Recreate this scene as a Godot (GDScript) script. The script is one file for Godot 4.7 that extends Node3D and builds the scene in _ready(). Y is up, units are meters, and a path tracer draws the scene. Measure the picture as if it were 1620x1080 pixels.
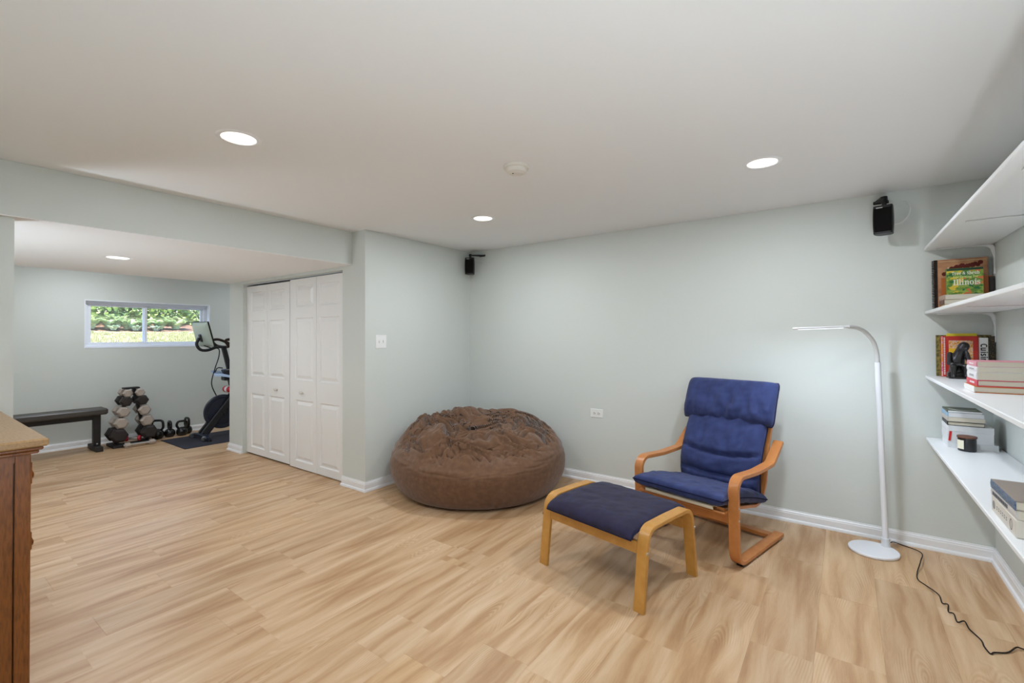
extends Node3D
# A finished basement room: armchair with footstool, bean bag in the corner, shelves on the right, exercise corner beyond the beam.
# x runs to the right along the back wall, z out of the back wall into the room, y up; metres.

const H := 2.376        # main ceiling
const HG := 2.071       # soffit
const Z1 := 1.446       # closet wall
const XB := -0.194      # beam face
const XR := 4.268       # right wall
const XS := -2.713      # end of closet wall
const XW := -4.412      # window wall
const ZF := 4.16        # wall behind the camera
const ZG := -0.9        # far wall of the exercise corner

var mats := {}
var used := {}

func _ready() -> void:
	set_view()
	make_materials()
	build_shell()
	build_floor()
	build_closet_doors()
	build_window()
	build_baseboards()
	build_yard()
	build_ceiling_fittings()
	build_bean_bag()
	build_armchair()
	build_footstool()
	build_floor_lamp()
	build_uplights()
	build_wall_fittings()
	build_speakers()
	build_dresser()
	build_shelves()
	build_books()
	build_bench()
	build_dumbbells()
	build_kettlebells()
	build_bike()

# ------------------------------------------------------------------ view and light
func set_view() -> void:
	var f := 728.234
	var near := 0.05
	var cam := Camera3D.new()
	cam.name = "camera"
	cam.projection = Camera3D.PROJECTION_FRUSTUM
	cam.near = near
	cam.far = 200.0
	cam.size = 1080.0 / f * near
	cam.frustum_offset = Vector2(0, -(540.0 - 525.113) / f * near)
	var yaw := deg_to_rad(35.7897)
	var pitch := deg_to_rad(0.5374)
	var roll := deg_to_rad(-0.1751)
	var fwd := Vector3(-sin(yaw) * cos(pitch), sin(pitch), -cos(yaw) * cos(pitch))
	var right := fwd.cross(Vector3.UP).normalized()
	var up := right.cross(fwd)
	var r2 := right * cos(roll) + up * sin(roll)
	var u2 := -right * sin(roll) + up * cos(roll)
	cam.transform = Transform3D(Basis(r2, u2, -fwd), Vector3(3.52102, 1.40, 4.0528))
	add_child(cam)
	cam.current = true

	var env := Environment.new()
	env.background_mode = Environment.BG_SKY
	var sky := Sky.new()
	var sm := ProceduralSkyMaterial.new()
	sm.sky_top_color = Color(0.42, 0.62, 0.92)
	sm.sky_horizon_color = Color(0.86, 0.92, 0.98)
	sm.ground_bottom_color = Color(0.35, 0.36, 0.3)
	sm.ground_horizon_color = Color(0.7, 0.74, 0.7)
	sm.sun_angle_max = 0.0
	sky.sky_material = sm
	env.sky = sky
	env.background_energy_multiplier = 4.5
	env.tonemap_mode = Environment.TONE_MAPPER_LINEAR
	env.tonemap_exposure = 1.0
	env.sdfgi_enabled = true
	env.ssao_enabled = true
	env.ssil_enabled = true
	var we := WorldEnvironment.new()
	we.name = "world_environment"
	we.environment = env
	add_child(we)

	var sun := DirectionalLight3D.new()
	sun.name = "sun"
	sun.light_color = Color(1.0, 0.96, 0.88)
	sun.light_energy = 5.0
	sun.light_angular_distance = 0.6
	sun.shadow_enabled = true
	sun.sky_mode = DirectionalLight3D.SKY_MODE_LIGHT_ONLY
	add_child(sun)
	sun.look_at_from_position(Vector3(6, 12, 3), Vector3(0, 0, 0), Vector3.UP)

# ------------------------------------------------------------------ materials
func col(r: float, g: float, b: float) -> Color:
	return Color(r / 255.0, g / 255.0, b / 255.0)

func mat(called: String, c: Color, rough := 0.6, spec := 0.5, metal := 0.0) -> StandardMaterial3D:
	if mats.has(called):
		return mats[called]
	var m := StandardMaterial3D.new()
	m.resource_name = called
	m.albedo_color = c
	m.roughness = rough
	m.metallic_specular = spec
	m.metallic = metal
	mats[called] = m
	return m

func noise_tex(freq: float, seed_: int, ramp: Array, size := 256, kind := FastNoiseLite.TYPE_SIMPLEX_SMOOTH, oct := 4, normal := false, bump := 4.0) -> NoiseTexture2D:
	var n := FastNoiseLite.new()
	n.noise_type = kind
	n.frequency = freq
	n.seed = seed_
	n.fractal_octaves = oct
	var t := NoiseTexture2D.new()
	t.width = size
	t.height = size
	t.seamless = true
	t.noise = n
	if normal:
		t.as_normal_map = true
		t.bump_strength = bump
	elif ramp.size():
		var g := Gradient.new()
		var offs := PackedFloat32Array()
		var cols := PackedColorArray()
		for i in ramp.size():
			offs.append(float(i) / (ramp.size() - 1))
			cols.append(ramp[i])
		g.offsets = offs
		g.colors = cols
		t.color_ramp = g
	return t

func tri(m: StandardMaterial3D, scale_: Vector3, world := false) -> StandardMaterial3D:
	m.uv1_triplanar = true
	m.uv1_world_triplanar = world
	m.uv1_scale = scale_
	return m

func make_materials() -> void:
	var w := mat("wall_paint", col(213, 217, 212), 0.75, 0.3)
	w.normal_enabled = true
	w.normal_texture = noise_tex(0.03, 3, [], 256, FastNoiseLite.TYPE_SIMPLEX_SMOOTH, 3, true, 1.0)
	w.normal_scale = 0.25
	tri(w, Vector3(3, 3, 3), true)
	mat("ceiling_paint", col(237, 237, 236), 0.85, 0.2)
	mat("trim_white", col(240, 240, 241), 0.35, 0.5)
	mat("door_white", col(238, 237, 235), 0.32, 0.5)
	mat("plate_white", col(240, 240, 238), 0.35, 0.5)
	mat("shelf_white", col(240, 240, 240), 0.35, 0.5)
	mat("vinyl_white", col(238, 241, 246), 0.35, 0.5)
	mat("dark_gap", col(30, 26, 22), 0.8, 0.2)
	# beech of the armchair and the paler birch of the footstool
	var b := mat("armchair_wood", Color.WHITE, 0.36, 0.5)
	b.albedo_texture = noise_tex(0.02, 11, [col(186, 116, 60), col(192, 124, 68), col(200, 132, 76)], 256)
	tri(b, Vector3(2.5, 2.5, 2.5))
	var s := mat("footstool_wood", Color.WHITE, 0.34, 0.5)
	s.albedo_texture = noise_tex(0.02, 12, [col(186, 130, 58), col(192, 138, 66), col(200, 146, 74)], 256)
	tri(s, Vector3(2.5, 2.5, 2.5))
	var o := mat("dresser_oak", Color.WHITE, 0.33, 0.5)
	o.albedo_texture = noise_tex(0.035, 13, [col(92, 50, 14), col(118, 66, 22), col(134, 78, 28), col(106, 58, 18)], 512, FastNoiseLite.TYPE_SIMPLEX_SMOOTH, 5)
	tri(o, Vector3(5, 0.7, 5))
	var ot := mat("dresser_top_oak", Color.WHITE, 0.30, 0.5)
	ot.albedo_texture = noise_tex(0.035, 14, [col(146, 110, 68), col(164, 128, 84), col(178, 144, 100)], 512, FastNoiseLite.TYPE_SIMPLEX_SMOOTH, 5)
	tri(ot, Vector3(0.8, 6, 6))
	# cloth
	var n := mat("navy_cloth", Color.WHITE, 0.75, 0.35)
	n.albedo_texture = noise_tex(0.012, 21, [col(38, 46, 86), col(46, 56, 100), col(54, 66, 114)], 256)
	n.normal_enabled = true
	n.normal_texture = noise_tex(0.25, 22, [], 256, FastNoiseLite.TYPE_SIMPLEX, 2, true, 3.0)
	n.normal_scale = 0.35
	n.rim_enabled = true
	n.rim = 0.25
	n.rim_tint = 0.7
	tri(n, Vector3(4, 4, 4))
	var f := mat("faded_navy_cloth", Color.WHITE, 0.78, 0.3)
	f.albedo_texture = noise_tex(0.012, 23, [col(36, 31, 50), col(41, 37, 60), col(46, 44, 74)], 256)
	f.rim_enabled = true
	f.rim = 0.2
	f.rim_tint = 0.7
	tri(f, Vector3(4, 4, 4))
	mat("navy_dark_cloth", col(24, 26, 56), 0.85, 0.3)
	var br := mat("brown_suede", Color.WHITE, 0.85, 0.25)
	br.albedo_texture = noise_tex(0.014, 24, [col(92, 66, 49), col(111, 81, 60), col(130, 98, 74)], 512, FastNoiseLite.TYPE_SIMPLEX_SMOOTH, 5)
	br.rim_enabled = true
	br.rim = 0.5
	br.rim_tint = 0.6
	tri(br, Vector3(2.5, 2.5, 2.5))
	mat("canvas", col(222, 208, 184), 0.9, 0.2)
	mat("bolt_steel", col(190, 190, 192), 0.3, 0.5, 1.0)
	mat("black_plastic", col(26, 25, 24), 0.5, 0.4)
	mat("black_satin", col(22, 21, 20), 0.4, 0.4)
	mat("lamp_white", col(240, 240, 243), 0.4, 0.5)
	mat("cord_black", col(36, 30, 26), 0.6, 0.3)
	mat("cable_white", col(226, 226, 222), 0.5, 0.4)
	mat("detector_white", col(228, 222, 212), 0.5, 0.4)
	mat("gym_black", col(40, 37, 36), 0.55, 0.4)
	mat("pad_vinyl", col(62, 58, 54), 0.42, 0.5)
	mat("hex_grey", col(178, 166, 156), 0.6, 0.4)
	mat("hex_black", col(52, 46, 45), 0.6, 0.4)
	mat("kettle_black", col(24, 23, 23), 0.22, 0.5)
	mat("chrome", col(205, 205, 208), 0.18, 0.5, 1.0)
	mat("red_vinyl", col(196, 44, 58), 0.5, 0.5)
	mat("mat_rubber", col(54, 54, 62), 0.75, 0.3)
	mat("bike_black", col(34, 33, 38), 0.4, 0.5)
	mat("bike_blue_black", col(36, 40, 56), 0.4, 0.5)
	mat("screen_back", col(168, 180, 170), 0.35, 0.5)
	mat("bronze_black", col(34, 30, 32), 0.28, 0.5)
	mat("page_cream", col(214, 206, 188), 0.9, 0.2)
	mat("page_white", col(222, 223, 224), 0.9, 0.2)
	mat("frame_shadow_grey", col(206, 209, 216), 0.4, 0.4)
	var g := mat("window_glass", Color(1, 1, 1, 0.04), 0.02, 0.5)
	g.transparency = BaseMaterial3D.TRANSPARENCY_ALPHA
	var l := mat("downlight_lens", col(255, 252, 244), 0.5, 0.3)
	l.emission_enabled = true
	l.emission = Color(1.0, 0.97, 0.9)
	l.emission_energy_multiplier = 2.0
	var le := mat("led_strip", col(250, 250, 250), 0.5, 0.3)
	le.emission_enabled = true
	le.emission = Color(0.92, 0.96, 1.0)
	le.emission_energy_multiplier = 1.5

# ------------------------------------------------------------------ naming
func numbered(called: String) -> String:
	if not used.has(called):
		used[called] = 0
		return called
	used[called] += 1
	return "%s_%03d" % [called, used[called]]

func tag(o: Node3D, label: String, category: String, group := "", kind := "") -> Node3D:
	o.set_meta("label", label)
	o.set_meta("category", category)
	if group:
		o.set_meta("group", group)
	if kind:
		o.set_meta("kind", kind)
	return o

func thing(called: String, label: String, category: String, at := Vector3.ZERO, turn := 0.0, group := "", kind := "") -> Node3D:
	var o := Node3D.new()
	o.name = numbered(called)
	add_child(o, true)
	o.position = at
	o.rotation.y = turn
	tag(o, label, category, group, kind)
	return o

func obj(called: String, st: SurfaceTool, m: Material, parent: Node3D = null, label := "") -> MeshInstance3D:
	st.generate_normals()
	var o := MeshInstance3D.new()
	o.mesh = st.commit()
	o.material_override = m
	if parent == null:
		o.name = numbered(called)
		add_child(o, true)
	else:
		var nm := called
		var k := 0
		while parent.has_node(nm):
			k += 1
			nm = "%s_%03d" % [called, k]
		o.name = nm
		parent.add_child(o, true)
	if label:
		o.set_meta("label", label)
	return o

func shell(called: String, st: SurfaceTool, m: Material, label: String, category: String) -> MeshInstance3D:
	var o := obj(called, st, m)
	tag(o, label, category, "", "structure")
	return o

# ------------------------------------------------------------------ shape helpers (front faces clockwise)
func mb() -> SurfaceTool:
	var st := SurfaceTool.new()
	st.begin(Mesh.PRIMITIVE_TRIANGLES)
	st.set_smooth_group(-1)
	return st

func poly(st: SurfaceTool, p: Array, out: Vector3, uv := []) -> void:
	var n := Vector3.ZERO
	for i in range(1, p.size() - 1):
		n += (p[i] - p[0]).cross(p[i + 1] - p[0])
	var flip: bool = n.dot(out) < 0.0
	for i in range(1, p.size() - 1):
		var order := [0, i + 1, i] if not flip else [0, i, i + 1]
		for k in order:
			if uv.size():
				st.set_uv(uv[k])
			st.add_vertex(p[k])

func box(st: SurfaceTool, c: Vector3, s: Vector3, b := 0.0, basis := Basis()) -> void:
	var h := s * 0.5
	b = minf(b, minf(h.x, minf(h.y, h.z)) * 0.9)
	if b <= 0.0:
		for ax in 3:
			for sg in [-1.0, 1.0]:
				var u: int = (ax + 1) % 3
				var v: int = (ax + 2) % 3
				var pts := []
				for q in [[-1, -1], [1, -1], [1, 1], [-1, 1]]:
					var p := Vector3.ZERO
					p[ax] = sg * h[ax]
					p[u] = q[0] * h[u]
					p[v] = q[1] * h[v]
					pts.append(c + basis * p)
				var o := Vector3.ZERO
				o[ax] = sg
				poly(st, pts, basis * o)
		return
	var cv := {}
	for sx in [-1, 1]:
		for sy in [-1, 1]:
			for sz in [-1, 1]:
				var sg := Vector3(sx, sy, sz)
				for ax in 3:
					var p := sg * (h - Vector3(b, b, b))
					p[ax] = sg[ax] * h[ax]
					cv[[sx, sy, sz, ax]] = c + basis * p
	for sx in [-1, 1]:
		for sy in [-1, 1]:
			for sz in [-1, 1]:
				poly(st, [cv[[sx, sy, sz, 0]], cv[[sx, sy, sz, 1]], cv[[sx, sy, sz, 2]]], basis * Vector3(sx, sy, sz))
	for a in [-1, 1]:
		poly(st, [cv[[a, -1, -1, 0]], cv[[a, 1, -1, 0]], cv[[a, 1, 1, 0]], cv[[a, -1, 1, 0]]], basis * Vector3(a, 0, 0))
		poly(st, [cv[[-1, a, -1, 1]], cv[[1, a, -1, 1]], cv[[1, a, 1, 1]], cv[[-1, a, 1, 1]]], basis * Vector3(0, a, 0))
		poly(st, [cv[[-1, -1, a, 2]], cv[[1, -1, a, 2]], cv[[1, 1, a, 2]], cv[[-1, 1, a, 2]]], basis * Vector3(0, 0, a))
		for d in [-1, 1]:
			poly(st, [cv[[a, d, -1, 0]], cv[[a, d, 1, 0]], cv[[a, d, 1, 1]], cv[[a, d, -1, 1]]], basis * Vector3(a, d, 0))
			poly(st, [cv[[a, -1, d, 0]], cv[[a, 1, d, 0]], cv[[a, 1, d, 2]], cv[[a, -1, d, 2]]], basis * Vector3(a, 0, d))
			poly(st, [cv[[-1, a, d, 1]], cv[[1, a, d, 1]], cv[[1, a, d, 2]], cv[[-1, a, d, 2]]], basis * Vector3(0, a, d))

func span(st: SurfaceTool, x0: float, x1: float, y0: float, y1: float, z0: float, z1: float, b := 0.0) -> void:
	box(st, Vector3((x0 + x1) * 0.5, (y0 + y1) * 0.5, (z0 + z1) * 0.5), Vector3(absf(x1 - x0), absf(y1 - y0), absf(z1 - z0)), b)

# a closed section moved along frames: each frame is [point, u axis, v axis, scale]
func sweep(st: SurfaceTool, frames: Array, sec: PackedVector2Array, hard: bool, caps := true, loop := false) -> void:
	var n := sec.size()
	var m := frames.size()
	var rings := []
	for fr in frames:
		var ring := []
		for s in sec:
			ring.append(fr[0] + fr[1] * (s.x * fr[3]) + fr[2] * (s.y * fr[3]))
		rings.append(ring)
	var last := m if loop else m - 1
	for j in n:
		st.set_smooth_group(j if hard else 0)
		var k := (j + 1) % n
		for i in last:
			var i2 := (i + 1) % m
			var mid: Vector3 = (rings[i][j] + rings[i][k] + rings[i2][j] + rings[i2][k]) * 0.25
			var c: Vector3 = (frames[i][0] + frames[i2][0]) * 0.5
			poly(st, [rings[i][j], rings[i][k], rings[i2][k], rings[i2][j]], mid - c)
	st.set_smooth_group(-1)
	if caps and not loop:
		poly(st, rings[0], frames[0][0] - frames[1][0])
		poly(st, rings[m - 1], frames[m - 1][0] - frames[m - 2][0])

func disc_sec(r: float, n: int) -> PackedVector2Array:
	var a := PackedVector2Array()
	for i in n:
		a.append(Vector2(cos(TAU * i / n), sin(TAU * i / n)) * r)
	return a

func bar_sec(w: float, t: float, c: float) -> PackedVector2Array:
	var x := w * 0.5
	var y := t * 0.5
	return PackedVector2Array([Vector2(-x + c, -y), Vector2(x - c, -y), Vector2(x, -y + c), Vector2(x, y - c), Vector2(x - c, y), Vector2(-x + c, y), Vector2(-x, y - c), Vector2(-x, -y + c)])

# round tube along points, radius constant or per point
func tube(st: SurfaceTool, pts: Array, r, n := 10, loop := false) -> void:
	var frames := []
	var up := Vector3.UP
	for i in pts.size():
		var a: Vector3 = pts[i - 1] if i > 0 else (pts[pts.size() - 1] if loop else pts[0])
		var b: Vector3 = pts[i + 1] if i < pts.size() - 1 else (pts[0] if loop else pts[i])
		var t: Vector3 = (b - a).normalized()
		if i == 0:
			up = Vector3.RIGHT if absf(t.y) > 0.9 else Vector3.UP
		var u := (up - t * up.dot(t)).normalized()
		up = u
		frames.append([pts[i], u, t.cross(u), r[i] if r is Array else r])
	sweep(st, frames, disc_sec(1.0, n), false, true, loop)

func rod(st: SurfaceTool, a: Vector3, b: Vector3, r: float, n := 12) -> void:
	tube(st, [a, b], r, n)

# flat bar bent in the plane z-y of a thing (x is across): path of [z, y], with fillets
func bent(st: SurfaceTool, path: PackedVector2Array, x: float, w: float, t: float, c := 0.003) -> void:
	var frames := []
	for i in path.size():
		var a := path[maxi(i - 1, 0)]
		var b := path[mini(i + 1, path.size() - 1)]
		var d := (b - a).normalized()
		frames.append([Vector3(x, path[i].y, path[i].x), Vector3.RIGHT, Vector3(0, d.x, -d.y), 1.0])
	sweep(st, frames, bar_sec(w, t, c), true)

func fillet(pts: Array, steps := 8) -> PackedVector2Array:
	var out := PackedVector2Array()
	for i in pts.size():
		var p := Vector2(pts[i][0], pts[i][1])
		var r: float = pts[i][2] if pts[i].size() > 2 else 0.0
		if r <= 0.0 or i == 0 or i == pts.size() - 1:
			out.append(p)
			continue
		var a := (Vector2(pts[i - 1][0], pts[i - 1][1]) - p).normalized()
		var b := (Vector2(pts[i + 1][0], pts[i + 1][1]) - p).normalized()
		var half := a.angle_to(b)
		var ang := absf(half)
		var d := r / tan(ang * 0.5)
		var cen := p + (a + b).normalized() * (r / sin(ang * 0.5))
		var s := p + a * d - cen
		var e := p + b * d - cen
		var turn := s.angle_to(e)
		for k in steps + 1:
			out.append(cen + s.rotated(turn * k / steps))
	return out

func smooth_path(pts: Array, n: int) -> Array:
	var c := Curve3D.new()
	c.bake_interval = 0.005
	for i in pts.size():
		var a: Vector3 = pts[maxi(i - 1, 0)]
		var b: Vector3 = pts[mini(i + 1, pts.size() - 1)]
		var t: Vector3 = (b - a) / 6.0
		c.add_point(pts[i], -t, t)
	var out := []
	var len_ := c.get_baked_length()
	for i in n + 1:
		out.append(c.sample_baked(len_ * i / n, true))
	return out

# turned shape: profile of (radius, height), smooth where the profile bends less than about 35 degrees
func lathe(st: SurfaceTool, prof: Array, n := 24, xf := Transform3D()) -> void:
	var sg := 1
	for i in prof.size() - 1:
		var a: Vector2 = prof[i]
		var b: Vector2 = prof[i + 1]
		if i > 0 and absf((a - prof[i - 1]).angle_to(b - a)) > 0.6:
			sg += 1
		st.set_smooth_group(sg)
		var d := b - a
		for k in n:
			var t0 := TAU * k / n
			var t1 := TAU * (k + 1) / n
			var tm := (t0 + t1) * 0.5
			var out := Vector3(cos(tm) * d.y, -d.x, sin(tm) * d.y)
			var p := [Vector3(a.x * cos(t0), a.y, a.x * sin(t0)), Vector3(b.x * cos(t0), b.y, b.x * sin(t0)), Vector3(b.x * cos(t1), b.y, b.x * sin(t1)), Vector3(a.x * cos(t1), a.y, a.x * sin(t1))]
			if a.x < 1e-6:
				p = [p[0], p[1], p[2]]
			elif b.x < 1e-6:
				p = [p[0], p[1], p[3]]
			for j in p.size():
				p[j] = xf * p[j]
			poly(st, p, xf.basis * out)
	st.set_smooth_group(-1)

# a sheet of points: fn(i, j) -> Vector3 ; out(i, j, mid) -> outward hint
func sheet(st: SurfaceTool, nu: int, nv: int, fn: Callable, centre: Callable) -> void:
	var g := []
	for i in nu + 1:
		var row := PackedVector3Array()
		for j in nv + 1:
			row.append(fn.call(i, j))
		g.append(row)
	st.set_smooth_group(0)
	for i in nu:
		for j in nv:
			var p := [g[i][j], g[i + 1][j], g[i + 1][j + 1], g[i][j + 1]]
			var mid: Vector3 = (p[0] + p[2]) * 0.5
			var o: Vector3 = mid - centre.call(i + 0.5, j + 0.5)
			poly(st, [p[0], p[1], p[2]], o)
			poly(st, [p[0], p[2], p[3]], o)
	st.set_smooth_group(-1)

func prism(st: SurfaceTool, pts: PackedVector2Array, d0: float, d1: float, xf: Transform3D) -> void:
	var a := []
	var b := []
	var c := Vector2.ZERO
	for p in pts:
		a.append(xf * Vector3(p.x, p.y, d0))
		b.append(xf * Vector3(p.x, p.y, d1))
		c += p / pts.size()
	poly(st, a, xf.basis * Vector3(0, 0, d0 - d1))
	poly(st, b, xf.basis * Vector3(0, 0, d1 - d0))
	for i in pts.size():
		var k := (i + 1) % pts.size()
		var m := (pts[i] + pts[k]) * 0.5 - c
		poly(st, [a[i], a[k], b[k], b[i]], xf.basis * Vector3(m.x, m.y, 0))

# ------------------------------------------------------------------ room shell
func build_shell() -> void:
	var wp: Material = mats.wall_paint
	var st := mb()
	span(st, XS, XR + 0.2, 0, H, -0.2, 0)
	shell("wall_back", st, wp, "long pale sage back wall behind the armchair and the white floor lamp", "wall")
	st = mb()
	span(st, XR, XR + 0.2, 0, H, 0, ZF)
	shell("wall_right", st, wp, "pale sage right wall that carries the four white shelves", "wall")
	st = mb()
	span(st, -0.12, 0, 0, H, 0, Z1)
	shell("wall_left", st, wp, "short sage wall with the double light switch beside the bean bag", "wall")
	st = mb()
	span(st, XS, -2.361, 0, H, Z1 - 0.12, Z1)
	span(st, -0.343, -0.12, 0, H, Z1 - 0.12, Z1)
	span(st, -0.12, 0, 0, H, Z1 - 0.12 + 0.12, Z1 + 0.0001)
	span(st, -2.361, -0.343, 2.038, H, Z1 - 0.12, Z1)
	shell("wall_closet", st, wp, "sage wall around the white bifold closet doors", "wall")
	st = mb()
	span(st, XS, XS + 0.12, 0, H, ZG, Z1 - 0.12)
	shell("wall_closet_side", st, wp, "closet side wall that hides half of the exercise bike", "wall")
	st = mb()
	span(st, XW, XS, 0, H, ZG - 0.2, ZG)
	shell("wall_gym_back", st, wp, "far sage wall of the exercise corner behind the closet", "wall")
	# window wall with its opening
	st = mb()
	var zw0 := 1.02
	var zw1 := 2.466
	var yw0 := 1.262
	var yw1 := 1.892
	span(st, XW - 0.25, XW, 0, yw0, ZG - 0.2, ZF + 0.2)
	span(st, XW - 0.25, XW, yw1, H, ZG - 0.2, ZF + 0.2)
	span(st, XW - 0.25, XW, yw0, yw1, ZG - 0.2, zw0)
	span(st, XW - 0.25, XW, yw0, yw1, zw1, ZF + 0.2)
	shell("wall_window", st, wp, "sage wall with the long basement window above the bench and dumbbells", "wall")
	st = mb()
	span(st, XB - 0.16, XB - 0.04, 0, HG, 3.596, ZF)
	shell("wall_pier", st, wp, "shaded sage wall end at the left edge under the beam", "wall")
	st = mb()
	span(st, XB - 0.12, XB, HG + 0.004, H, Z1, ZF, 0.002)
	shell("wall_beam", st, wp, "sage face of the dropped beam over the opening to the exercise corner", "wall")
	st = mb()
	span(st, XW - 0.25, XR + 0.2, 0, H, ZF, ZF + 0.2)
	shell("wall_front", st, wp, "sage wall behind the camera and the dresser", "wall")
	st = mb()
	span(st, XW - 0.25, XR + 0.2, H, H + 0.2, ZG - 0.2, ZF + 0.2)
	shell("ceiling", st, mats.ceiling_paint, "flat white ceiling with recessed lights over the whole basement", "ceiling")
	st = mb()
	span(st, XS, XB - 0.12, HG, H, Z1, ZF)
	span(st, XB - 0.12, XB - 0.002, HG, HG + 0.004, Z1, ZF)
	shell("ceiling", st, mats.ceiling_paint, "lower white soffit ceiling beyond the beam with one recessed light", "ceiling")

# ------------------------------------------------------------------ plank floor
func grain_texture() -> ImageTexture:
	var strips := 4
	var sw := 160
	var w := strips * sw
	var h := 1024
	var n1 := FastNoiseLite.new()
	n1.seed = 5
	n1.noise_type = FastNoiseLite.TYPE_SIMPLEX_SMOOTH
	n1.fractal_octaves = 2
	n1.frequency = 1.0
	var n2 := FastNoiseLite.new()
	n2.seed = 9
	n2.noise_type = FastNoiseLite.TYPE_SIMPLEX
	n2.fractal_octaves = 2
	n2.frequency = 1.0
	var dark := Vector3(164, 121, 80)
	var base := Vector3(200, 164, 126)
	var pale := Vector3(221, 193, 160)
	var buf := PackedByteArray()
	buf.resize(w * h * 3)
	var at := 0
	for y in h:
		var v := float(y) / h * 1.6
		for x in w:
			var s := x / sw
			var u := (float(x % sw) / sw - 0.5) * 0.246
			var off := s * 37.0
			var wav := n1.get_noise_2d(u * 5.0 + off, v * 1.3)
			var uu := u + wav * 0.028
			var streak := n1.get_noise_2d(uu * 13.0 + off, v * 1.1 + 50.0)
			var mid := n1.get_noise_2d(uu * 40.0 + off, v * 2.6 + 90.0)
			var fine := n2.get_noise_2d(uu * 260.0 + off, v * 9.0)
			# flat-sawn figure, here and there
			var spot := smoothstep(0.12, 0.42, n1.get_noise_2d(off + 7.0 + u * 3.0, v * 1.5 + 20.0))
			var c := fposmod(v * 1.25 + s * 0.4, 1.0) - 0.5
			var ring := sin((sqrt(uu * uu * 260.0 + c * c * 5.0) + wav * 0.5) * 42.0) * spot
			var t := streak * 0.62 + mid * 0.12 + fine * 0.13 + ring * 0.17 + wav * 0.22
			var cc := base.lerp(pale, clampf(t * 1.3, 0, 1)) if t > 0 else base.lerp(dark, clampf(-t * 1.2, 0, 1))
			buf[at] = int(cc.x)
			buf[at + 1] = int(cc.y)
			buf[at + 2] = int(cc.z)
			at += 3
	var im := Image.create_from_data(w, h, false, Image.FORMAT_RGB8, buf)
	return ImageTexture.create_from_image(im)

func build_floor() -> void:
	var st := mb()
	span(st, XW - 0.25, XR + 0.2, -0.15, -0.010, ZG - 0.2, ZF + 0.2)
	var fl := obj("floor", st, mat("subfloor", col(150, 118, 84), 0.8, 0.2))
	tag(fl, "light oak plank floor running from the window wall to the shelves", "floor", "", "structure")
	var tex := grain_texture()
	var tones := [Color(1, 1, 1), Color(0.975, 0.965, 0.95), Color(0.99, 0.99, 0.99), Color(0.955, 0.945, 0.93), Color(1, 0.99, 0.965)]
	var pm := []
	for i in tones.size():
		var m := mat("oak_plank_%d" % i, tones[i], 0.42, 0.5)
		m.albedo_texture = tex
		pm.append(m)
	var rng := RandomNumberGenerator.new()
	rng.seed = 77
	var rest := mb()
	var wdt := 0.246
	var ln := 1.6
	# end joints seen in the photograph, by row counted from x = 0.454
	var joints := {0: 3.403, -1: 3.066, 2: 3.04, 3: 3.384, 7: 2.415, -9: 2.886, -11: 3.05, 4: 1.9, 5: 2.75, 9: 1.15}
	for row in range(-20, 16):
		var x0 := maxf(0.454 + row * wdt, XW)
		var x1 := minf(0.454 + (row + 1) * wdt, XR)
		if x1 - x0 < 0.01:
			continue
		var zs := 0.0
		if x1 <= 0.2:
			zs = Z1 - 0.06
		if x0 < XS - 0.1:
			zs = ZG
		var z: float = joints.get(row, rng.randf() * ln)
		while z > zs:
			z -= ln
		while z < ZF:
			var za := maxf(z, zs)
			var zb := minf(z + ln, ZF)
			z += ln
			var strip := rng.randi() % 4
			var voff := rng.randf()
			var fl_u := rng.randf() < 0.5
			if zb - za < 0.03:
				continue
			# hidden from the photograph: behind the closet, or next to the wall behind the camera
			var unseen: bool = (x1 < XS and zb < 0.75) or (za > 3.3 and x1 > 1.2) or (za > 2.6 and x1 > 3.5) or (za > 3.0 and x1 < 0.0 and x0 > XS)
			var s := rest if unseen else mb()
			plank(s, x0, x1, za, zb, strip, voff, fl_u)
			if not unseen:
				obj("plank", s, pm[rng.randi() % tones.size()], fl)
	var r := obj("plank_rows", rest, pm[0], fl)
	r.set_meta("kind", "stuff")

func plank(st: SurfaceTool, x0: float, x1: float, z0: float, z1: float, strip: int, voff: float, flip: bool) -> void:
	var g := 0.0001
	x0 += g
	x1 -= g
	z0 += g
	z1 -= g
	var b := 0.0005
	var u0 := (strip + 0.01) / 4.0
	var u1 := (strip + 0.99) / 4.0
	if flip:
		var t := u0
		u0 = u1
		u1 = t
	var uv := [Vector2(u0, voff + z0 / 1.6), Vector2(u1, voff + z0 / 1.6), Vector2(u1, voff + z1 / 1.6), Vector2(u0, voff + z1 / 1.6)]
	var top := [Vector3(x0 + b, 0, z0 + b), Vector3(x1 - b, 0, z0 + b), Vector3(x1 - b, 0, z1 - b), Vector3(x0 + b, 0, z1 - b)]
	var low := [Vector3(x0, -b, z0), Vector3(x1, -b, z0), Vector3(x1, -b, z1), Vector3(x0, -b, z1)]
	var bot := [Vector3(x0, -0.010, z0), Vector3(x1, -0.010, z0), Vector3(x1, -0.010, z1), Vector3(x0, -0.010, z1)]
	var outs := [Vector3(0, 0, -1), Vector3(1, 0, 0), Vector3(0, 0, 1), Vector3(-1, 0, 0)]
	poly(st, top, Vector3.UP, uv)
	poly(st, bot, Vector3.DOWN, uv)
	for i in 4:
		var j := (i + 1) % 4
		poly(st, [top[i], top[j], low[j], low[i]], outs[i] + Vector3.UP, [uv[i], uv[j], uv[j], uv[i]])
		poly(st, [low[i], low[j], bot[j], bot[i]], outs[i], [uv[i], uv[j], uv[j], uv[i]])

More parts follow.
